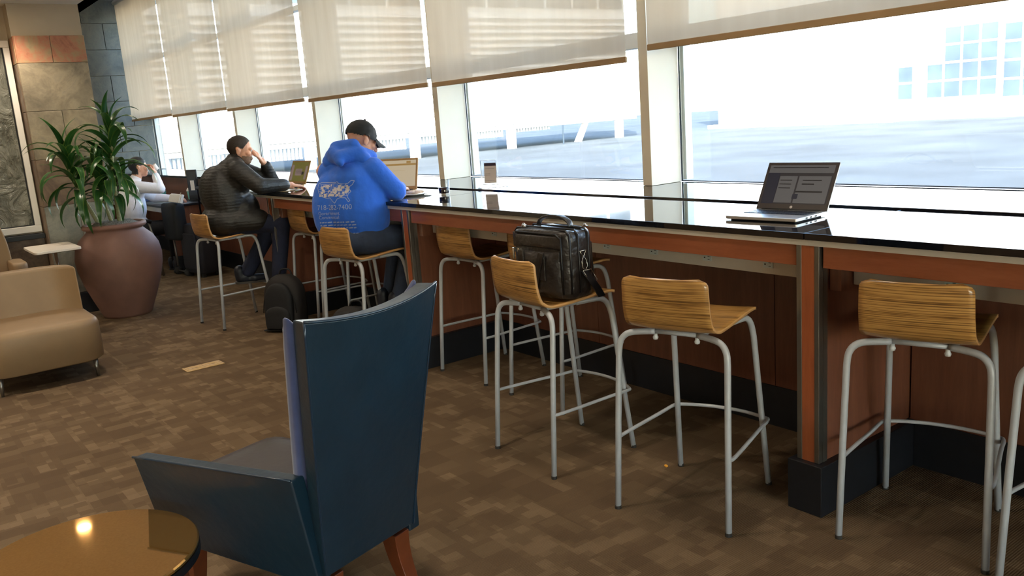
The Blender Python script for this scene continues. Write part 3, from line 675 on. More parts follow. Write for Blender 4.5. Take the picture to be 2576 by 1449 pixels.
# ------------------------------------------------------------------ water wall in its white frame
t = thing('water_panel', 'rippled dark water wall panel in a white frame, left edge', 'water feature', (-9.04, .62, .74))
y0, y1, z0, z1 = -.70, .655, .06, 1.78
for a, b in (((0, y0, z0), (.05, y1, z0 + .06)), ((0, y0, z1 - .06), (.05, y1, z1)), ((0, y1 - .05, z0 + .06), (.05, y1, z1 - .06)), ((0, y0, z0 + .06), (.05, y0 + .05, z1 - .06))): part('frame_bar', MB().box(a, b), 'white_paint', t, bevel=.004)
part('water_sheet', MB().box((.005, y0 + .05, z0 + .06), (.02, y1 - .05, z1 - .06)), 'water_sheet', t)
part('gasket', MB().box((.021, y1 - .062, z0 + .06), (.03, y1 - .05, z1 - .06)).box((.021, y0 + .05, z0 + .06), (.03, y1 - .062, z0 + .07)), 'dark', t)
part('sill', MB().box((-.0, y0, 0), (.10, y1 + .01, .045)), 'kick_stone', t, bevel=.004)

# ------------------------------------------------------------------ clay pot and plant
t = thing('clay_pot', 'large rounded terracotta pot in front of the stone pier', 'plant pot', (-8.36, 1.765, 0))
part('vessel', MB().lathe([(.0005, 0), (.205, 0), (.213, .02), (.27, .16), (.325, .31), (.360, .45), (.368, .545), (.352, .64), (.312, .715), (.262, .763), (.240, .785), (.236, .80), (.262, .806), (.274, .822), (.270, .842), (.252, .852), (.232, .846), (.225, .82), (.225, .80), (.0005, .79)], seg=56), 'terracotta', t, smooth=True)
pl = thing('dracaena', 'green dracaena plant with arching strap leaves in the terracotta pot', 'plant', (-8.36, 1.765, .80))
random.seed(11)
m = MB(); m.lathe([(.0005, .07)] + [(.222 * k / 6, .058 + .012 * math.sin(k * 2.1)) for k in range(1, 6)] + [(.222, .035)], seg=28); part('moss', m, 'soil', pl, smooth=True)
def leaf_mesh(L, Wd, droop, lift):
    n = 10; P = []
    for k in range(n + 1):
        q = k / n; ang = lift - droop * q ** 1.25; P.append(ang)
    x, z = 0., 0.; C = [(0, 0)]
    for k in range(n): x += math.cos(P[k]) * L / n; z += math.sin(P[k]) * L / n; C.append((x, z))
    def fn(u, v):
        k = round(v * n); w = Wd * (math.sin(PI * min(1, .12 + .9 * v) ** .8) ** .75 if v < .999 else .02); a = 2 * u - 1
        return (C[k][0] - .25 * abs(a) * 0, a * w, C[k][1] + .35 * w * abs(a))
    return uvmesh(fn, 4, n, 'leaf')
LM = [leaf_mesh(.44, .027, 2.1, 1.0), leaf_mesh(.50, .030, 2.6, .75), leaf_mesh(.38, .026, 1.2, 1.2), leaf_mesh(.54, .029, 2.8, .5), leaf_mesh(.38, .026, 2.2, .1)]
for me in LM: me.materials.append(MAT['leaf']); me.polygons.foreach_set('use_smooth', [True] * len(me.polygons))
def cane(base, top, n, r, start):
    P = catmull([base, ((base[0] + top[0]) / 2 + .01, (base[1] + top[1]) / 2 - .02, (base[2] + top[2]) / 2), top], 6)
    part('cane', MB().tube(P, [lerp(r, r * .6, i / (len(P) - 1)) for i in range(len(P))], 8), 'cane', pl, smooth=True)
    for k in range(n):
        q = lerp(start, 1.0, k / (n - 1)); i = min(int(q * (len(P) - 1)), len(P) - 2); p = P[i].lerp(P[i + 1], q * (len(P) - 1) - i)
        az = k * 2.39996 + random.uniform(-.3, .3); az = PI - az if p.x + math.cos(az) * .37 < -.40 else az; up = (q - start) / (1 - start)
        me = LM[2] if up > .93 else random.choice(LM[:2] if up > .55 else LM[1:])
        o = bpy.data.objects.new('leaf', me); COL.objects.link(o); o.parent = pl; o.location = p
        o.rotation_euler = (random.uniform(-.25, .25), -lerp(-.15, .55, up ** 2) + random.uniform(-.15, .15), az); s_ = random.uniform(.85, 1.15); o.scale = (s_, s_ * 1.15, s_)
cane((.02, .05, .02), (.0, .10, .86), 46, .022, .34)
cane((-.06, -.10, .02), (-.12, -.29, .66), 34, .020, .42)
cane((-.04, .0, .02), (-.10, -.04, .50), 16, .017, .45)

# ------------------------------------------------------------------ things on the counter
def laptop(name, label, loc, rz, wid, dep, lid_h, tilt, shell, bezel, screen_fn, logo=False):
    t = thing(name, label, 'laptop', loc, rz); h = wid / 2
    # local frame: hinge along x at y=0, keyboard towards -y, lid tilts back (+y)
    part('base', MB().prism(rpoly(-h, h, -dep, .0, .012), .004, .0165), shell, t, bevel=.002)
    part('base_underside', MB().prism(rpoly(-h + .015, h - .015, -dep + .015, -.005, .012), 0, .0039), 'dark', t)
    kb = part('keyboard', MB().box((-h + .02, -dep * .56, .0166), (h - .02, -.018, .0172)), 'keys', t)
    m = MB(); nx = 13; 
    for r in range(5):
        for c in range(nx):
            x0 = lerp(-h + .024, h - .024, c / nx); y0 = lerp(-dep * .54, -.022, r / 5)
            m.box((x0, y0, .0173), (x0 + (wid - .048) / nx * .84, y0 + (dep * .54 - .022) / 5 * .82, .0186))
    part('key_rows', m, 'keys', t)
    part('touchpad', MB().box((-.05, -dep * .94, .0166), (.05, -dep * .62, .0170)), shell, t)
    for x in (-1, 1): part('port', MB().box((x * h - (.0008 if x < 0 else -.0002), -dep * .55, .007), (x * h + (.0008 if x > 0 else -.0002), -dep * .5, .0125)).box((x * h - (.0008 if x < 0 else -.0002), -dep * .4, .007), (x * h + (.0008 if x > 0 else -.0002), -dep * .33, .0125)).box((x * h - (.0008 if x < 0 else -.0002), -dep * .7, .007), (x * h + (.0008 if x > 0 else -.0002), -dep * .64, .0125)), 'dark', t)
    X = Matrix.Translation((0, .004, .016)) @ Matrix.Rotation(-tilt, 4, 'X')
    def lidm(a, b, mb, mi=0):
        mb.box(a, b, mi, X); return mb
    part('lid', lidm((-h, 0, 0), (h, .006, lid_h), MB()), shell, t, bevel=.002)
    part('bezel', lidm((-h + .001, -.0015, .001), (h - .001, -.0001, lid_h - .001), MB()), bezel, t)
    m = MB(); mats = screen_fn(m, X, h - .014, .026, lid_h - .014); part('screen', m, mats, t)
    if logo:
        m = MB(); XX = X @ Matrix.Translation((0, -.0019, .0125)) @ Matrix.Rotation(PI / 2, 4, 'X')
        m.lathe([(.0003, 0), (.0062, 0), (.0062, .0003), (.0003, .0003)], seg=20, X=XX.to_3x3(), c=XX.translation)
        for dx in (-.0022, .0018):
            m.box((dx - .0004, -.0022, -.0165 + .0125 + .0008), (dx + .0004, -.0020, .0125 - .0082), 1, X @ Matrix.Translation((0, 0, .0095))); 
        part('logo', m, ['lap_silver', 'dark'], t)
    part('hinge', MB().tube([(-h + .03, .003, .0165), (h - .03, .003, .0165)], .0045, 8), 'dark', t, smooth=True)
    return t
def scr_mail(m, X, hw, z0, z1):
    y = -.0017; H = z1 - z0
    m.box((-hw, y, z0), (hw, y + .0001, z1), 1, X)
    for a, b, c, d, k in ((-hw, .8, hw, 1, 0), (-hw, 0, -hw * .62, .8, 2), (-hw * .6, .03, -hw * .05, .72, 0), (0, .03, hw * .96, .72, 0), (.0, .30, hw * .8, .34, 3), (.02, .5, hw * .5, .53, 3), (-.01, .13, .015, .26, 2), (.02, .6, hw * .7, .62, 3), (-hw * .56, .6, -hw * .2, .62, 3), (-hw * .56, .5, -hw * .2, .52, 3), (-hw * .56, .4, -hw * .2, .42, 3), (-hw * .9, .93, hw * .8, .95, 3)):
        m.box((a, y - .0003 - k * .0001, z0 + H * b), (c, y - .0001, z0 + H * d), k, X)
    return ['scr_page', 'scr_grey', 'scr_blue', 'scr_line']
def scr_doc(m, X, hw, z0, z1):
    y = -.0017; H = z1 - z0; m.box((-hw, y, z0), (hw, y + .0001, z1), 0, X)
    for a, b, c, d, k in ((-hw, .8, hw, .87, 1), (hw * .55, .88, hw * .75, .97, 1), (-hw * .5, .72, -hw * .48, .75, 2), (-hw * .3, .6, hw * .5, .605, 1), (-hw, .97, -hw * .7, .99, 1)): m.box((a, y - .0003, z0 + H * b), (c, y - .0001, z0 + H * d), k, X)
    return ['scr_cream', 'scr_tan', 'scr_line']
def scr_olive(m, X, hw, z0, z1):
    y = -.0017; H = z1 - z0; m.box((-hw, y, z0), (hw, y + .0001, z1), 0, X)
    for a, b, c, d, k in ((-hw, .05, -hw * .7, .85, 1), (hw * .7, .1, hw * .95, .8, 1), (-hw * .45, .3, hw * .35, .65, 1), (-hw * .4, .5, hw * .3, .52, 2), (-hw * .4, .42, hw * .3, .44, 2), (-hw * .4, .58, hw * .3, .6, 2), (hw * .2, .35, hw * .6, .5, 2)): m.box((a, y - .0003, z0 + H * b), (c, y - .0001, z0 + H * d), k, X)
    return ['scr_olive', 'scr_mauve', 'scr_line']
laptop('laptop', 'open silver laptop with a dark screen at the right of the counter', (-2.12, 3.03, 1.0705), math.radians(4), .325, .225, .215, math.radians(30), 'lap_silver', 'lap_dark', scr_mail, True)
laptop('laptop', 'open laptop with a cream page on screen before the man in the blue hoodie', (-5.365, 3.0, 1.0705), math.radians(27), .38, .24, .225, math.radians(14), 'lap_gold', 'lap_gold', scr_doc)
laptop('laptop', 'open gold laptop with an olive screen before the man in the black jacket', (-7.19, 3.05, 1.0705), math.radians(4), .33, .23, .215, math.radians(22), 'lap_gold', 'lap_gold', scr_olive)
t = thing('booklet', 'thin white magazine lying in front of the gold laptop', 'magazine', (-6.84, 2.78, 1.0705), .15)
part('cover', MB().box((-.13, -.09, 0), (.16, .09, .003)), 'paper', t); part('back_board', MB().box((-.10, -.10, .0031), (.19, .03, .0036)), 'lap_gold', t)
t = thing('plate', 'white plate with a half eaten snack right of the man in the blue hoodie', 'plate', (-4.99, 2.95, 1.0705))
part('dish', MB().lathe([(.0005, 0), (.06, 0), (.066, .003), (.112, .011), (.113, .013), (.10, .0125), (.064, .006), (.0005, .005)], seg=40), 'plate', t, smooth=True)
m = MB(); random.seed(5)
for k in range(9): a = k * .75; m.ell((.045 * math.cos(a), .04 * math.sin(a), .014), (.028, .022, .009), seg=10, rings=6)
tag(part('snack', m, 'food', None, smooth=True, loc=(-4.99, 2.95, 1.0765)), 'beige snack pieces on the white plate', 'food')
t = thing('drinking_glass', 'clear glass half full of dark drink on the counter', 'glass', (-4.735, 3.02, 1.0705))
part('tumbler', MB().lathe([(.0005, 0), (.034, 0), (.036, .01), (.039, .10), (.037, .10), (.034, .012), (.0005, .010)], seg=28), 'drink_glass', t, smooth=True)
part('drink', MB().lathe([(.0005, .0125), (.033, .0125), (.0355, .05), (.0005, .05)], seg=28), 'cola', t, smooth=True)
t = thing('plastic_wrapper', 'crumpled clear wrapper beside the drinking glass', 'wrapper', (-4.84, 3.00, 1.0705))
m = MB(); random.seed(9); m.ell((0, 0, .017), (.03, .024, .017), seg=10, rings=7); m.v = [q * random.uniform(.75, 1.2) if q.z > .003 else q for q in m.v]; part('film', m, 'drink_glass', t)
t = thing('table_sign', 'small paper card in a clear wire stand on the window ledge', 'table sign', (-4.74, 3.40, 1.0785), math.radians(30))
X = Matrix.Rotation(math.radians(-6), 4, 'X')
part('card', MB().box((-.045, -.001, .03), (.045, .001, .165), 0, X).box((-.045, -.0014, .145), (.045, -.00105, .165), 1, X).box((-.038, -.0014, .125), (.03, -.00105, .128), 2, X).box((-.042, -.0014, .092), (.0, -.00105, .094), 2, X).box((-.042, -.0014, .083), (.0, -.00105, .085), 2, X).box((-.04, -.0014, .045), (.03, -.00105, .0465), 2, X), ['card_paper', 'card_head', 'card_text'], t)
part('wire_stand', MB().tube([(-.06, -.075, .002), (-.06, .002, .02), (-.056, -.018, .185), (.056, -.018, .185), (.06, .002, .02), (.06, -.075, .002)], .0018, 6).tube([(-.06, -.075, .002), (.10, .07, .002), (.06, .002, .02)], .0018, 6).tube([(-.06, .002, .02), (.06, .002, .02)], .0018, 6), 'chrome', t, smooth=True)
part('clear_sleeve', MB().box((-.052, -.0035, .022), (.052, -.0025, .18), 0, X), 'drink_glass', t)

# ------------------------------------------------------------------ black leather bag on the stool
t = thing('travel_bag', 'big black leather travel bag standing on the bar stool', 'bag', (-2.905, 2.395, .752), math.radians(3))
def rbox(hx, hy, z0, z1, pw=5, nx=18, nz=10, sag=0.0):
    def fn(u, v):
        a = 2 * PI * u; ca, sa = math.cos(a), math.sin(a); k = (abs(ca) ** pw + abs(sa) ** pw) ** (-1 / pw)
        b = 1 - .045 * abs(2 * v - 1) ** 6
        return (hx * k * ca * b, hy * k * sa * b, lerp(z0, z1, v) - sag * math.cos(2 * a) * v)
    m = MB(); m.grid(fn, 48, nz); n = 49
    for zz, row in ((z0, 0), (z1, nz)):
        ring = [m.v[row * n + i] for i in range(48)]; m.add(ring, [tuple(range(48))])
    return m
part('main_body', rbox(.185, .098, .004, .300, 4, sag=.006), 'bag_leather', t, smooth=True, bevel=.014, seg=3)
part('front_pocket', solid_panel(lambda u, v, o: (lerp(-.150, .148, u) * (1 - .05 * v), -.088 - .030 * (1 - (2 * u - 1) ** 4) * (1 - (2 * v - 1) ** 6) - o * .4, lerp(.012, .215, v)), 0, .012, 16, 10), 'bag_leather', t, bevel=.004, smooth=True)
part('front_panel', solid_panel(lambda u, v, o: (lerp(-.158, .155, u), -.088 - .016 * (1 - (2 * u - 1) ** 4) * (1 - (2 * v - 1) ** 6) - o * .4, lerp(.222, .288, v)), 0, .010, 16, 6), 'bag_leather', t, bevel=.004, smooth=True)
part('rear_pocket', solid_panel(lambda u, v, o: (lerp(-.15, .15, u), .088 + .05 * (1 - (2 * u - 1) ** 6) * (1 - v ** 2) + o, lerp(.02, .235, v)), 0, .012, 14, 8), 'bag_leather', t, bevel=.006, smooth=True)
for y in (-.062, -.02, .042):
    xe = .186 * (1 - (abs(y) / .098) ** 4) ** .25
    part('zip_tape', MB().tube([(xe - .004, y, .03), (xe + .001, y, .15), (xe - .002, y, .285), (xe - .022, y, .303), (0, y, .302), (-xe + .022, y, .303), (-xe + .002, y, .285)], .005, 8), 'bag_trim', t, smooth=True)
part('piping', MB().tube([(.156, -.094, .03), (.158, -.096, .15), (.154, -.094, .272), (.13, -.098, .290), (-.13, -.098, .290)], .0045, 8), 'bag_trim', t, smooth=True)
part('carry_handle', solid_panel(lambda u, v, o: (lerp(-.11, .10, u), .012 + o, .305 + .042 * math.sin(u * PI) ** .5 + .010 * v), 0, .03, 16, 2), 'bag_leather', t, bevel=.004, smooth=True)
m = MB()
for x in (-.09, .045): m.box((x, -.128, .09), (x + .035, -.120, .215))
m.hexa([(-.02, -.136, .03), (.02, -.136, .03), (.02, -.128, .03), (-.02, -.128, .03), (.05, -.134, .215), (.085, -.134, .21), (.085, -.126, .21), (.05, -.126, .215)])
part('front_strap', m, 'bag_leather', t, bevel=.002)
for x in (-.125, -.088):
    part('zip_pull', MB().box((x - .004, -.124, .172), (x + .004, -.118, .212)).box((x - .006, -.125, .203), (x + .006, -.110, .222)), 'zip_metal', t, bevel=.001)
for x, y in ((-.15, -.03), (-.12, -.06), (.15, .06)): part('zip_pull', MB().ell((x, y, .313), (.009, .006, .006), seg=10, rings=6).box((x - .003, y - .003, .308), (x + .018, y + .003, .311)), 'zip_metal', t)
m = MB().tube([(.191, -.018, .212), (.192, .018, .212), (.192, .004, .188), (.192, -.004, .188)], .0022, 6, closed=True).tube([(.194, 0, .19), (.198, -.016, .165), (.2, -.014, .14), (.2, 0, .125), (.2, .016, .145), (.197, .012, .17)], .0022, 6, closed=True)
part('clip_ring', m, 'zip_metal', t, smooth=True)
part('shoulder_strap', solid_panel(lambda u, v, o: (.193 + o + .02 * math.sin(v * 2.6), lerp(-.02, .022, u) + .085 * v ** 1.3, lerp(.125, -.004, v)), 0, .008, 4, 12), 'bag_trim', t, bevel=.002, smooth=True)
part('strap_buckle', MB().tube([(.206, -.018, .128), (.206, .03, .128), (.212, .06, .075), (.212, .012, .075)], .002, 6, closed=True), 'zip_metal', t, smooth=True)

# ------------------------------------------------------------------ backpacks on the floor
def backpack(label, loc, rz, hw, h, tilt):
    t = thing('backpack', label, 'backpack', loc, rz); X = Matrix.Rotation(tilt, 4, 'X')
    def outline(v): return (1 - .10 * (1 - min(1, v / .3)) ** 2) * math.sqrt(max(.0, 1 - max(0, (v - .55) / .47) ** 2.4))      # arched top
    def body(yc, hd, k, z0, z1, p=3.2):
        def fn(u, v):
            a = 2 * PI * u; ca, sa = math.cos(a), math.sin(a); q = (abs(ca) ** p + abs(sa) ** p) ** (-1 / p); o = outline(v)
            return X @ Vector((hw * k * q * ca * o, yc + hd * q * sa * (.35 + .65 * o) * (1 - .12 * v), lerp(z0, z1, v)))
        m = MB().grid(fn, 36, 20); n = 37; m.add([m.v[i] for i in range(36)], [tuple(range(36))]); m.add([m.v[20 * n + i] for i in range(36)], [tuple(range(36))]); return m
    part('main_compartment', body(.02, .105, 1, .006, h), 'pack_brown', t, smooth=True)
    part('front_pocket', body(-.075, .045, .74, .02, h * .86), 'pack_black', t, smooth=True)
    part('lower_pocket', body(-.10, .035, .66, .02, h * .45), 'pack_black', t, smooth=True)
    part('grab_loop', MB().tube(catmull([X @ Vector((-.06, .05, h * .95)), X @ Vector((-.035, .05, h + .035)), X @ Vector((.035, .05, h + .035)), X @ Vector((.06, .05, h * .95))], 4), .007, 8), 'pack_black', t, smooth=True)
    for s_ in (-1, 1): part('shoulder_strap', MB().tube(catmull([X @ Vector((s_ * .05, .115, h * .9)), X @ Vector((s_ * .09, .165, h * .6)), X @ Vector((s_ * .11, .15, h * .2)), X @ Vector((s_ * .12, .11, .03))], 4), .012, 8), 'pack_black', t, smooth=True)
    part('zipper', MB().tube([X @ Vector((hw * .88 * math.cos(a), -.072, .05 + (h * .86 - .05) * math.sin(a) ** .6)) for a in [.12 + (PI - .24) * k / 18 for k in range(19)]], .004, 6), 'dark', t, smooth=True)
    part('base_panel', MB().box((-hw * .8, -.11, .0), (hw * .8, .11, .012), 0, X), 'dark', t, bevel=.004)
    return t
backpack('tall black and brown backpack standing by the stool of the man in the black jacket', (-6.44, 2.50, 0), math.radians(38), .165, .44, math.radians(-6))
backpack('lower black backpack under the stool of the man in the blue hoodie', (-5.46, 2.58, 0), math.radians(30), .16, .30, math.radians(-14))
tag(part('paper_bag', rbox(.07, .12, 0, .24, 8), 'pack_brown', None, loc=(-7.02, 2.86, 0)), 'small dark brown bag on the floor behind the tall backpack', 'bag')
# ------------------------------------------------------------------ luggage by the low desk
t = thing('suitcase', 'black upright suitcase on wheels with its pull handle raised', 'suitcase', (-9.86, 2.95, 0), math.radians(10))
part('body', rbox(.20, .12, .04, .60, 7), 'case_fabric', t, smooth=True, bevel=.02, seg=3)
part('front_pocket', MB().prism(rpoly(-.165, .165, .09, .50, .04), -.145, -.118, 'y'), 'case_fabric', t, bevel=.012)
for x in (-.15, .15): part('wheel', MB().tube([(x - .015, .09, .03), (x + .015, .09, .03)], .03, 14), 'rubber', t, smooth=True); part('foot', MB().box((x - .02, -.10, 0), (x + .02, -.06, .045)), 'rubber', t)
part('pull_handle', MB().tube([(-.075, .10, .58), (-.075, .10, .97), (-.06, .10, .99), (.06, .10, .99), (.075, .10, .97), (.075, .10, .58)], .010, 8), 'granite_edge', t, smooth=True)
part('handle_grip', MB().tube([(-.085, .10, .985), (.085, .10, .985)], .019, 10), 'rubber', t, smooth=True)
t = thing('carry_bag', 'dark soft bag on a wheeled frame left of the suitcase', 'bag', (-10.12, 2.78, 0), math.radians(6))
part('body', rbox(.19, .085, .42, .84, 4), 'pack_black', t, smooth=True, bevel=.03, seg=3)
for x in (-.14, .14): part('frame_rod', MB().tube([(x, .02, .05), (x, .02, .44)], .012, 8), 'steel', t, smooth=True); part('wheel', MB().tube([(x - .02, .02, .045), (x + .02, .02, .045)], .045, 14), 'rubber', t, smooth=True)
part('axle', MB().tube([(-.14, .02, .045), (.14, .02, .045)], .01, 8), 'steel', t, smooth=True)
tag(part('newspaper', MB().box((-.20, -.03, 0), (.20, .0, .10), 0, Matrix.Rotation(math.radians(-20), 4, 'X')).box((-.19, -.045, .0), (.19, -.031, .09), 0, Matrix.Rotation(math.radians(-20), 4, 'X')), 'paper', None, loc=(-9.98, 2.80, .842), bevel=.004), 'folded newspaper laid across the dark soft bag', 'newspaper')
# ------------------------------------------------------------------ things on the low desk
def cup(label, x, y, mat, lid):
    t = thing('paper_cup', label, 'paper cup', (x, y, .8005)); part('cup_body', MB().lathe([(.0005, 0), (.036, 0), (.047, .10), (.0005, .10)], seg=24), mat, t, smooth=False)
    part('rim' if not lid else 'lid', MB().lathe([(.046, .098), (.05, .101), (.046, .104), (.044, .101), (.046, .098)] if not lid else [(.05, .099), (.05, .108), (.043, .125), (.03, .14), (.0005, .145)], seg=24), 'paper', t, smooth=True)
cup('teal paper cup at the front of the low desk', -11.6, 3.09, 'cup_teal', False)
cup('teal and white paper cup with a white dome lid on the low desk', -11.0, 3.27, 'cup_teal', True)
t = thing('notice_frame', 'black framed notice standing on the low desk against the panel', 'notice', (-10.72, 3.22, .8005), math.radians(25))
part('frame', MB().box((-.085, 0, 0), (.085, .015, .37)), 'dark', t, bevel=.003); part('notice', MB().box((-.065, -.002, .06), (.065, -.0005, .34)), 'granite_edge', t); part('white_note', MB().box((-.03, -.004, .12), (.035, -.0022, .24)), 'paper', t); part('stand_foot', MB().box((-.06, -.04, 0), (.06, .06, .008)), 'dark', t)
tag(part('document', MB().box((-.15, -.10, 0), (.15, .10, .003)), 'paper', None, loc=(-11.1, 3.0, .8005)), 'loose white papers on the low desk', 'paper')
tag(part('folder', MB().box((-.17, -.11, 0), (.17, .11, .03)), 'folder_blue', None, loc=(-11.6, 2.90, .8005), bevel=.004), 'blue folder near the elbow of the man in the white shirt', 'folder')
tag(part('charger_cable', MB().tube(catmull([(-.12, 0, .004), (-.06, .03, .05), (0, .02, .075), (.05, -.02, .04), (.02, -.03, .006), (-.05, .0, .004), (.1, .03, .004)], 5), .004, 6), 'paper', None, smooth=True, loc=(-11.25, 3.2, .8005)), 'looped white cable on the low desk', 'cable')
# ------------------------------------------------------------------ floor plate and crumb
t = thing('floor_outlet', 'brass double floor socket plate set in the carpet', 'floor socket', (-5.886, 1.663, 0), math.radians(92))
part('plate', MB().box((-.13, -.06, .0), (.13, .06, .005)), 'brass', t, bevel=.002)
for x in (-.06, .06):
    l = part('socket_lid', MB().lathe([(.0005, .0052), (.040, .0052), (.042, .0065), (.046, .0065), (.047, .0005)], (x, 0, 0), 24), 'brass', t, smooth=True)
    part('lid_slot', MB().box((x - .02, -.003, .0055), (x + .02, .003, .0062)), 'brass_dark', l)
for x in (0, -.117, .117): part('border_groove', MB().box((x - .001, -.045, .0051), (x + .001, .045, .0056)), 'brass_dark', t)
m = MB().ell((0, 0, .006), (.010, .007, .006), seg=8, rings=5); tag(part('crumb', m, 'crumb', None, loc=(-2.438, 2.575, 0)), 'tiny yellow crumb on the carpet between the stools', 'crumb')

# ------------------------------------------------------------------ people
def grow(prims, voxel, smooth, name):      # fuse overlapping shapes into one continuous skin
    m = MB()
    for p in prims:
        if p[0] == 'c': m.cone(*p[1:])
        else: m.ell(p[1], p[2], p[3] if len(p) > 3 else None)
    me = m.mesh(name); o = bpy.data.objects.new('tmp', me); COL.objects.link(o)
    k = o.modifiers.new('r', 'REMESH'); k.mode = 'VOXEL'; k.voxel_size = voxel
    k = o.modifiers.new('s', 'SMOOTH'); k.factor = .5; k.iterations = smooth
    dg = bpy.context.evaluated_depsgraph_get(); out = bpy.data.meshes.new_from_object(o.evaluated_get(dg)); out.name = name
    bpy.data.objects.remove(o); bpy.data.meshes.remove(me); return out
def shell(me, pred, off, name):            # a layer lying on part of a skin
    b = bmesh.new(); b.from_mesh(me); b.normal_update()
    bmesh.ops.delete(b, geom=[f for f in b.faces if not pred(f.calc_center_median())], context='FACES')
    for v in b.verts: v.co += v.normal * off
    out = bpy.data.meshes.new(name); b.to_mesh(out); b.free(); return out
def smooth_put(name, me, mat, parent):
    me.materials.clear(); return put(name, me, mat, parent, smooth=True)
def frame(yaw): 
    a = math.radians(yaw); r = Vector((math.cos(a), math.sin(a), 0)); f = Vector((-math.sin(a), math.cos(a), 0)); return r, f
def hand_prims(wrist, d, up, curl, side, spread=.35, k=1.0):
    d = Vector(d).normalized(); up = Vector(up); up = (up - d * up.dot(d)).normalized(); x = d.cross(up) * side   # x points to the thumb side
    w = Vector(wrist); P = [('c', w - d * .03, .026 * k, w + d * .02, .027 * k)]
    for i in range(4):
        b = x * (.028 - .0187 * i); P.append(('c', w + d * .015 + b * .7, .014 * k, w + d * .085 * k + b, .0115 * k))
    L = [.078, .086, .080, .062]
    for i in range(4):
        b = w + d * .085 * k + x * (.030 - .0200 * i); dd = (d + x * spread * (.28 - .19 * i)).normalized(); c = curl; p = b
        for sgm, ll, r in ((0, .46, .0095), (1, .30, .0086), (2, .24, .0078)):
            ax = dd.cross(up).normalized(); q = (Matrix.Rotation(-c, 3, ax) @ dd); e = p + q * L[i] * ll * k; P.append(('c', p, r * k, e, (r - .0008) * k)); p = e; dd = q; c = curl * .9
    b = w + d * .022 + x * .026; q = (d * .62 + x * .75 - up * .22).normalized(); e = b + q * .042 * k; P.append(('c', b, .0135 * k, e, .0112 * k)); q2 = (d * .93 + x * .25 - up * .3).normalized(); P.append(('c', e, .0108 * k, e + q2 * .034 * k, .009 * k))
    return P
def head_prims(c, fwd, up, k=1.0):
    f = Vector(fwd).normalized(); u = Vector(up); u = (u - f * u.dot(f)).normalized(); r = f.cross(u)
    X = Matrix((r, f, u)).transposed(); g = lambda a, b, z: Vector(c) + (r * a + f * b + u * z) * k; e = lambda a: tuple(q * k for q in a)
    P = [('e', g(0, -.012, .028), e((.076, .096, .088)), X), ('e', g(0, .030, -.035), e((.060, .062, .075)), X), ('e', g(0, .048, -.082), e((.038, .040, .032)), X),
         ('e', g(0, .080, .012), e((.05, .018, .018)), X), ('c', g(0, .092, .010), .010 * k, g(0, .118, -.030), .0150 * k), ('e', g(0, .086, -.062), e((.024, .012, .011)), X),
         ('e', g(.040, .062, -.022), e((.026, .026, .024)), X), ('e', g(-.040, .062, -.022), e((.026, .026, .024)), X)]
    for s_ in (-1, 1): P += [('e', g(s_ * .079, -.012, -.012), e((.008, .019, .031)), X), ('e', g(s_ * .082, -.02, .006), e((.009, .016, .016)), X)]
    return P, g, X
def eyes(g, parent, k=1.0):
    for s_ in (-1, 1): 
        e = part('eye', MB().ell(g(s_ * .031, .083, .002), .0095 * k, seg=12, rings=8), 'plate', parent, smooth=True); part('iris', MB().ell(g(s_ * .031, .0905, .002), .0045 * k, seg=10, rings=6), 'hair_dark', e, smooth=True)

# --- man in the black quilted jacket
o = Vector((-7.09, 2.37, 0)); t = thing('person', 'man in a black quilted jacket on a bar stool, hand raised to his face', 'person', o)
r, f = frame(-18)
L = lambda a, b, z: r * a + f * b + Vector((0, 0, z))
hp, g, HX = head_prims(L(0, .178, 1.425), f + Vector((0, 0, -.16)) + r * .08, Vector((0, 0, 1)) + f * .14)
wr, wl2 = L(.20, .52, 1.115), L(-.10, .355, 1.305)
body = hp + [('c', L(0, .11, 1.30), .058, L(0, .16, 1.39), .055), ('e', L(0, .06, 1.12), (.14, .10, .24)), ('e', L(0, 0, .85), (.15, .12, .12)),
     ('c', L(.19, .14, 1.27), .05, L(.30, .29, 1.125), .042), ('c', L(.30, .29, 1.125), .042, wr, .027), ('c', L(-.19, .14, 1.27), .05, L(-.20, .42, 1.12), .042), ('c', L(-.20, .42, 1.12), .042, wl2, .027),
     ('c', L(.10, .02, .83), .07, L(.14, .42, .80), .055), ('c', L(.14, .42, .80), .055, L(.15, .33, .22), .035), ('c', L(-.10, .02, .83), .07, L(-.12, .36, .76), .055), ('c', L(-.12, .36, .76), .055, L(-.12, .10, .36), .035)]
body += hand_prims(wr, L(-.05, .10, 0) + Vector((0, 0, -.02)), (0, 0, 1), .28, 1 if False else -1) + hand_prims(wl2, L(.05, -.06, .09), L(.2, .8, .3), .25, 1)
bm_ = grow(body, .0055, 3, 'body'); bo = smooth_put('body', bm_, 'skin', t)
hairp = lambda q: ((q - g(0, 0, 0)).dot(HX.col[2]) > .012 + 1.5 * max(0, (q - g(0, 0, 0)).dot(HX.col[1]) - .02) or ((q - g(0, 0, 0)).dot(HX.col[1]) < -.018 and (q - g(0, 0, 0)).dot(HX.col[2]) > -.075)) and (q - g(0, 0, 0)).length < .17 and abs((q - g(0, 0, 0)).dot(HX.col[0])) < .077
smooth_put('hair', shell(bm_, hairp, .0045, 'hair'), 'hair_dark', t)
bp = lambda q: (q - g(0, 0, 0)).length < .165 and -.125 < (q - g(0, 0, 0)).dot(HX.col[2]) < -.045 and .015 < (q - g(0, 0, 0)).dot(HX.col[1]) < .105 and (q - g(0, 0, 0)).dot(HX.col[2]) < -.03 - .35 * max(0, .06 - (q - g(0, 0, 0)).dot(HX.col[1]))
smooth_put('beard', shell(bm_, bp, .003, 'beard'), 'beard', t); eyes(g, t)
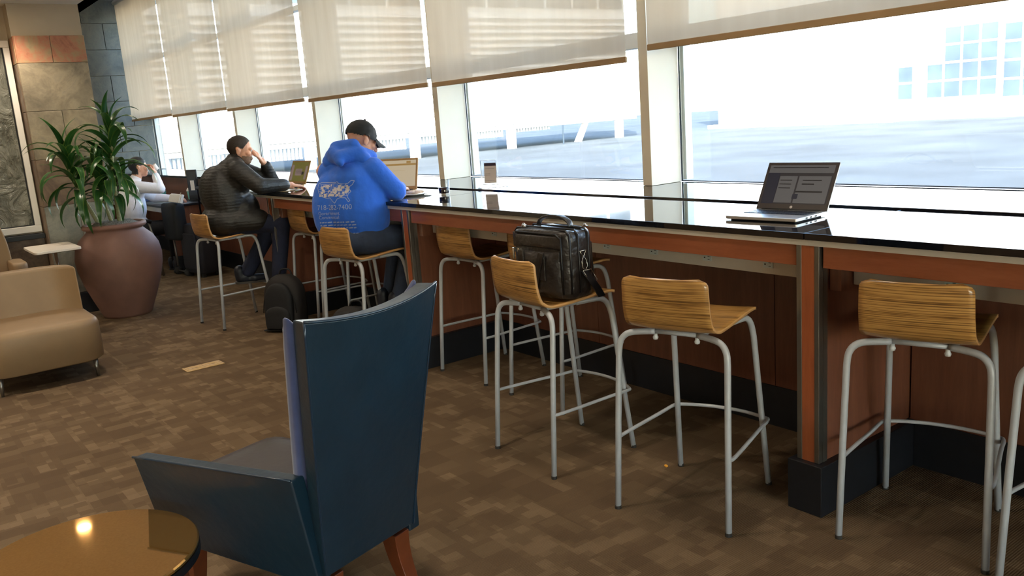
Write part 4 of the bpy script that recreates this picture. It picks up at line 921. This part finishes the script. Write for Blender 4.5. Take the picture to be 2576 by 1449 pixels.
jk = [('e', L(0, .02, 1.02), (.205, .175, .26)), ('e', L(0, .09, 1.20), (.21, .145, .17)), ('e', L(0, -.02, .87), (.215, .195, .14)), ('e', L(0, .00, 1.12), (.19, .16, .2)),
      ('c', L(.175, .135, 1.265), .085, L(.30, .28, 1.135), .068), ('c', L(.30, .28, 1.135), .066, L(.225, .475, 1.122), .052), ('c', L(-.175, .135, 1.265), .085, L(-.205, .41, 1.14), .066), ('c', L(-.205, .41, 1.14), .064, L(-.12, .375, 1.27), .05),
      ('c', L(0, .10, 1.28), .095, L(0, .125, 1.335), .080), ('c', L(-.1, .12, 1.30), .08, L(.1, .12, 1.30), .08), ('e', L(.03, .08, .86), (.20, .16, .13)), ('c', L(.10, .0, .865), .115, L(.125, .24, .845), .098), ('c', L(-.10, .0, .865), .115, L(-.11, .22, .83), .095), ('e', L(0, .12, .95), (.19, .15, .15)), ('e', L(0, -.03, 1.1), (.2, .16, .22))]
smooth_put('jacket', grow(jk, .010, 12, 'jacket'), 'jacket', t)
pt = [('e', L(0, -.01, .83), (.18, .16, .085)), ('c', L(.10, .02, .835), .092, L(.14, .42, .805), .074), ('c', L(.14, .42, .805), .074, L(.15, .34, .28), .062), ('c', L(-.10, .02, .835), .092, L(-.12, .36, .765), .074), ('c', L(-.12, .36, .765), .074, L(-.12, .11, .40), .062)]
smooth_put('trousers', grow(pt, .010, 5, 'trousers'), 'jeans_dark', t)
def shoe(t, heel, d, mat='shoe'):
    d = Vector((d[0], d[1], d[2])).normalized(); h = Vector(heel); up = Vector((0, 0, 1)); up = (up - d * up.dot(d)).normalized(); sd = d.cross(up)
    P = [('c', h + up * .04, .04, h + d * .05 + up * .06, .042), ('c', h + d * .03 + up * .035, .038, h + d * .20 + up * .03, .036), ('c', h + d * .12 + sd * .01 + up * .03, .04, h + d * .2 + up * .028, .036), ('c', h + up * .06, .043, h + up * .11, .046)]
    s_ = smooth_put('shoe', grow(P, .008, 4, 'shoe'), mat, t)
    X = Matrix((sd, d, up)).transposed(); m = MB(); poly = rpoly(-.042, .042, -.045, .245, .04)
    m.add([h + X @ Vector((p[0], p[1], z)) for z in (-.004, .014) for p in poly], [tuple(range(len(poly)))[::-1], tuple(range(len(poly), 2 * len(poly)))] + [(i, (i + 1) % len(poly), len(poly) + (i + 1) % len(poly), len(poly) + i) for i in range(len(poly))])
    part('sole', m, 'shoe_sole', s_)
shoe(t, L(-.12, .04, .302), f + Vector((0, 0, -.02))); shoe(t, L(.15, .28, .005), f + r * .15)

# --- man in the blue hoodie
o = Vector((-4.966, 2.538, 0)); t = thing('person', 'man in a bright blue printed hoodie and black cap typing at the counter', 'person', o)
r, f = frame(34); r2, f2 = frame(4)
A = lambda x, y, z: Vector((x, y, z)) - o
T = lambda a, b, z: Vector((-5.025, 2.505, 0)) - o + r * a + f * b + Vector((0, 0, z))
hf = (f2 + Vector((0, 0, -.42))).normalized(); hu = Vector((0, 0, 1)) + f2 * .42
hp, g, HX = head_prims(A(-5.03, 2.615, 1.462), hf, hu)
wr, wl2 = A(-5.13, 2.93, 1.112), A(-5.42, 2.86, 1.112); elR, elL = A(-4.80, 2.70, 1.13), A(-5.40, 2.62, 1.13)
body = hp + [('c', T(0, .02, 1.33), .06, A(-5.03, 2.60, 1.42), .056), ('e', T(0, 0, 1.12), (.14, .12, .25)), ('e', T(0, -.02, .86), (.15, .13, .12)), ('c', T(.19, .0, 1.28), .05, elR, .042), ('c', elR, .042, wr, .027), ('c', T(-.19, .0, 1.28), .05, elL, .042), ('c', elL, .042, wl2, .027),
     ('c', A(-4.90, 2.50, .83), .07, A(-4.89, 2.86, .805), .055), ('c', A(-4.89, 2.86, .805), .055, A(-4.96, 2.74, .36), .035), ('c', A(-5.10, 2.50, .83), .07, A(-5.15, 2.90, .80), .055), ('c', A(-5.15, 2.90, .80), .055, A(-5.16, 2.78, .36), .035)]
body += hand_prims(wr, A(-5.13, 2.93, 0) - A(-4.96, 2.80, 0) + Vector((0, 0, -.02)), (0, 0, 1), .45, -1) + hand_prims(wl2, (.02, .12, -.02), (0, 0, 1), .45, 1)
bm_ = grow(body, .0055, 3, 'body'); smooth_put('body', bm_, 'skin', t); eyes(g, t)
hd = [('e', T(0, -.01, 1.06), (.20, .19, .24)), ('e', T(-.10, -.03, 1.03), (.14, .17, .26)), ('e', T(.10, -.03, 1.03), (.14, .17, .26)), ('e', T(0, .0, 1.2), (.21, .155, .15)), ('e', T(.01, .025, .88), (.205, .165, .125)),
      ('c', T(.165, .0, 1.275), .082, elR + Vector((0, 0, .0)), .066), ('c', elR, .066, A(-5.075, 2.885, 1.122), .046), ('c', T(-.15, .01, 1.265), .084, elL, .066), ('c', elL, .066, A(-5.42, 2.80, 1.122), .046), ('c', T(-.09, .0, 1.30), .08, T(.09, .0, 1.30), .08)]
hm = grow(hd, .009, 5, 'hoodie'); hoodie = smooth_put('hoodie', hm, 'hoodie', t)
hood = [('c', T(-.095, -.03, 1.375), .050, T(.0, -.105, 1.365), .046), ('c', T(.0, -.105, 1.365), .046, T(.09, -.02, 1.385), .048), ('c', T(-.06, -.03, 1.425), .045, T(.055, -.02, 1.435), .045), ('c', T(-.06, -.07, 1.40), .042, T(.02, -.145, 1.335), .028), ('c', T(.09, -.01, 1.385), .046, T(.12, .08, 1.355), .042), ('c', T(-.095, -.02, 1.38), .046, T(-.12, .08, 1.36), .042), ('c', T(-.12, -.03, 1.34), .05, T(.12, -.02, 1.34), .05)]
smooth_put('hood', grow(hood, .008, 14, 'hood'), 'hoodie', t)
m = MB(); m.grid(lambda u, v: T(.01 + .19 * math.cos(2 * PI * u), .025 + .152 * math.sin(2 * PI * u), lerp(.785, .835, v)), 40, 1); part('waist_band', m, 'hoodie_rib', t, smooth=True, solid=(.012, 0))
part('cuff', MB().tube([A(-5.065, 2.877, 1.122), A(-5.105, 2.91, 1.115)], .038, 14), 'hoodie_rib', t, smooth=True)
# cap: crown and visor
rc, fc, uc = HX.col[0], HX.col[1], HX.col[2]
crown = shell(bm_, lambda q: (q - g(0, 0, 0)).dot(uc) > .012 - .10 * min(0, (q - g(0, 0, 0)).dot(fc)) * 0 and (q - g(0, 0, 0)).length < .2, .012, 'crown')
smooth_put('cap', crown, 'cap', t)
part('cap_button', MB().ell(g(0, -.012, .130), .008, seg=10, rings=6), 'cap', t, smooth=True)
def vis(u, v, off):
    a = (2 * u - 1); b = lerp(.058, .092 + .085 * math.sqrt(max(0, 1 - a * a)), v)
    return g(a * .072, b, .040 - .03 * v * 1.0 - .030 * a * a + off)
part('visor', solid_panel(vis, 0, .004, 16, 6), 'cap', t, smooth=True)
pt = [('e', A(-5.0, 2.48, .835), (.19, .17, .10)), ('c', A(-4.885, 2.50, .84), .098, A(-4.885, 2.85, .812), .08), ('c', A(-4.885, 2.85, .81), .08, A(-4.955, 2.75, .40), .068), ('c', A(-5.11, 2.50, .84), .098, A(-5.15, 2.90, .81), .08), ('c', A(-5.15, 2.90, .81), .08, A(-5.16, 2.79, .40), .066), ('c', A(-4.955, 2.75, .42), .07, A(-4.965, 2.74, .33), .075)]
smooth_put('jeans', grow(pt, .010, 5, 'jeans'), 'jeans', t)
shoe(t, A(-4.965, 2.70, .30), (0, 1, -.02)); shoe(t, A(-5.16, 2.72, .30), (0, 1, -.02))
# print on the back of the hoodie, laid on the cloth
bvh = BVHTree.FromPolygons([v.co for v in hm.vertices], [p.vertices[:] for p in hm.polygons])
def on_back(a, z):
    hit = bvh.ray_cast(T(a, -1.0, z), f, 3.0)
    return (hit[0] - f * .0025) if hit[0] is not None else T(a, -.2, z)
pm = MB(); pt_ = MB()
def quad(mb, a0, z0, a1, z1, w):
    d = Vector((a1 - a0, z1 - z0)); L_ = max(d.length, 1e-6); n_ = Vector((-d.y, d.x)) / L_ * w / 2; k = max(1, int(L_ / .012))
    for i in range(k):
        p, q = d * (i / k), d * ((i + 1) / k)
        mb.add([on_back(a0 + p.x + n_.x, z0 + p.y + n_.y), on_back(a0 + q.x + n_.x, z0 + q.y + n_.y), on_back(a0 + q.x - n_.x, z0 + q.y - n_.y), on_back(a0 + p.x - n_.x, z0 + p.y - n_.y)], [(0, 1, 2, 3)])
us = [(0, .9), (.08, .95), (.5, .93), (.55, .98), (.6, .9), (.68, .86), (.66, .7), (.74, .72), (.78, .84), (.86, .9), (.92, 1.0), (1.0, .98), (.95, .82), (.88, .74), (.86, .62), (.9, .52), (.84, .42), (.82, .3), (.88, .12), (.84, .08), (.78, .26), (.66, .28), (.58, .24), (.5, .04), (.44, .14), (.36, .28), (.26, .26), (.14, .34), (.05, .5), (0, .72)]
MA = lambda u, v: (lerp(-.155, .115, u), lerp(1.085, 1.225, v))
for i in range(len(us)): quad(pm, *MA(*us[i]), *MA(*us[(i + 1) % len(us)]), .004)
random.seed(21)
for k in range(9): u = .12 + k * .085; quad(pm, *MA(u, .36), *MA(u + random.uniform(-.02, .02), .88), .0022)
for k in range(6): v = .36 + k * .1; quad(pm, *MA(.06, v), *MA(.82, v + random.uniform(-.03, .05)), .0022)
for k in range(60):
    u, v = random.uniform(.08, .84), random.uniform(.34, .82); a, z = MA(u, v); w = random.uniform(.004, .010); quad(pt_, a - w, z, a + w, z, w * 1.6)
part('map_print', pm, 'print_white', hoodie); part('map_dots', pt_, 'print_tan', hoodie)
def text_print(s_, a0, z, size, name='lettering'):
    cu = bpy.data.curves.new('t', 'FONT'); cu.body = s_; cu.size = size; ob = bpy.data.objects.new('t', cu); COL.objects.link(ob)
    dg = bpy.context.evaluated_depsgraph_get(); me = bpy.data.meshes.new_from_object(ob.evaluated_get(dg)); bpy.data.objects.remove(ob); bpy.data.curves.remove(cu)
    b = bmesh.new(); b.from_mesh(me); bmesh.ops.triangulate(b, faces=b.faces); bmesh.ops.subdivide_edges(b, edges=[e for e in b.edges if e.calc_length() > .008], cuts=1)
    for v in b.verts: v.co = on_back(a0 + v.co.x, z + v.co.y)
    b.to_mesh(me); b.free(); me.materials.clear(); put(name, me, 'print_white', hoodie)
text_print('718-282-7400', -.155, 1.050, .044); text_print('Government', -.150, 1.018, .030); text_print('Commercial', -.150, .992, .030)
lm = MB(); random.seed(4)
for k in range(9):
    z = .968 - k * .019; a = -.15
    while a < .09 - (.05 if k in (3, 5) else 0): w = random.uniform(.008, .03); quad(lm, a, z, a + w, z + .002, .0075); a += w + random.uniform(.004, .01)
part('small_print', lm, 'print_white', hoodie)

# --- man in the white shirt at the low desk
o = Vector((-10.6, 2.45, 0)); t = thing('person', 'man in a white shirt drinking at the low desk behind the plant', 'person', o)
r, f = frame(-5); L = lambda a, b, z: r * a + f * b + Vector((0, 0, z))
hp, g, HX = head_prims(L(0, .15, 1.262), f, (0, 0, 1))
elR, wr, elL, wl2 = L(.27, .30, 1.005), L(.085, .305, 1.17), L(-.26, .32, .875), L(-.05, .50, .848)
body = hp + [('c', L(0, .09, 1.10), .058, L(0, .135, 1.20), .055), ('e', L(0, .03, .86), (.14, .10, .24)), ('e', L(0, 0, .55), (.15, .12, .12)), ('c', L(.18, .08, 1.05), .05, elR, .042), ('c', elR, .042, wr, .028), ('c', L(-.18, .08, 1.05), .05, elL, .042), ('c', elL, .042, wl2, .028),
     ('c', L(.10, .02, .54), .07, L(.13, .46, .53), .055), ('c', L(.13, .46, .53), .055, L(.14, .42, .1), .035), ('c', L(-.10, .02, .54), .07, L(-.13, .46, .53), .055), ('c', L(-.13, .46, .53), .055, L(-.14, .42, .1), .035)]
body += hand_prims(wr, L(-.04, .0, .09), L(.2, .5, .1), .7, -1) + hand_prims(wl2, L(.06, .10, .0), (0, 0, 1), .5, 1)
bm_ = grow(body, .006, 3, 'body'); smooth_put('body', bm_, 'skin', t); eyes(g, t)
hairp = lambda q: ((q - g(0, 0, 0)).dot(HX.col[2]) > .02 + .8 * max(0, (q - g(0, 0, 0)).dot(HX.col[1]) - .03) or ((q - g(0, 0, 0)).dot(HX.col[1]) < -.02 and (q - g(0, 0, 0)).dot(HX.col[2]) > -.08)) and (q - g(0, 0, 0)).length < .17 and abs((q - g(0, 0, 0)).dot(HX.col[0])) < .077
smooth_put('hair', shell(bm_, hairp, .008, 'hair'), 'hair_black', t)
sh = [('e', L(0, .01, .82), (.19, .16, .25)), ('e', L(0, .05, 1.0), (.195, .13, .14)), ('e', L(0, 0, .62), (.195, .17, .11)), ('c', L(.165, .075, 1.045), .072, elR, .06), ('c', elR, .058, L(.10, .305, 1.145), .044), ('c', L(-.165, .075, 1.045), .072, elL, .06), ('c', elL, .058, L(-.08, .47, .858), .044), ('c', L(0, .07, 1.07), .075, L(0, .10, 1.13), .064)]
smooth_put('shirt', grow(sh, .009, 5, 'shirt'), 'shirt_white', t)
pt = [('e', L(0, 0, .545), (.185, .16, .09)), ('c', L(.10, .02, .545), .09, L(.13, .46, .535), .072), ('c', L(.13, .46, .535), .072, L(.14, .43, .12), .058), ('c', L(-.10, .02, .545), .09, L(-.13, .46, .535), .072), ('c', L(-.13, .46, .535), .072, L(-.14, .43, .12), .058)]
smooth_put('trousers', grow(pt, .010, 5, 'trousers'), 'trousers', t)
shoe(t, L(.14, .38, .005), f); shoe(t, L(-.14, .38, .005), f)
# his chair
t = thing('desk_chair', 'black armchair on steel legs under the man in the white shirt', 'chair', (-10.6, 2.43, 0), math.radians(-5))
part('seat', rseat(rpoly(-.24, .24, -.23, .24, .06), .40, .462, .025), 'pack_black', t, smooth=True)
part('backrest', solid_panel(lambda u, v, q: (lerp(-.22, .22, u), -.235 + .03 * (2 * u - 1) ** 2 - .04 * v - q, lerp(.52, .80, v)), 0, .03, 10, 6), 'pack_black', t, bevel=.01, smooth=True)
for s_ in (-1, 1):
    part('armrest', MB().tube([(s_ * .275, -.22, .63), (s_ * .275, -.15, .655), (s_ * .275, .12, .655), (s_ * .275, .17, .64)], .022, 8), 'pack_black', t, smooth=True)
    part('leg', MB().tube([(s_ * .26, .22, 0), (s_ * .265, .18, .42), (s_ * .27, .14, .64)], .013, 8), 'steel', t, smooth=True); part('leg', MB().tube([(s_ * .26, -.26, 0), (s_ * .26, -.22, .42), (s_ * .255, -.25, .60)], .013, 8), 'steel', t, smooth=True)
    part('back_stay', MB().tube([(s_ * .255, -.25, .60), (s_ * .20, -.262, .66)], .011, 8), 'steel', t, smooth=True)
part('seat_rail', MB().box((-.255, -.2, .385), (.255, .2, .40)), 'steel', t)
t = thing('white_mug', 'white cup held to the face of the man in the white shirt', 'cup', Vector((-10.6, 2.45, 0)) + L(.045, .34, 1.215))
part('cup_body', MB().lathe([(.0005, 0), (.026, 0), (.036, .07), (.034, .07), (.024, .004), (.0005, .004)], seg=20, X=Matrix.Rotation(math.radians(35), 3, 'X')), 'plate', t, smooth=True)
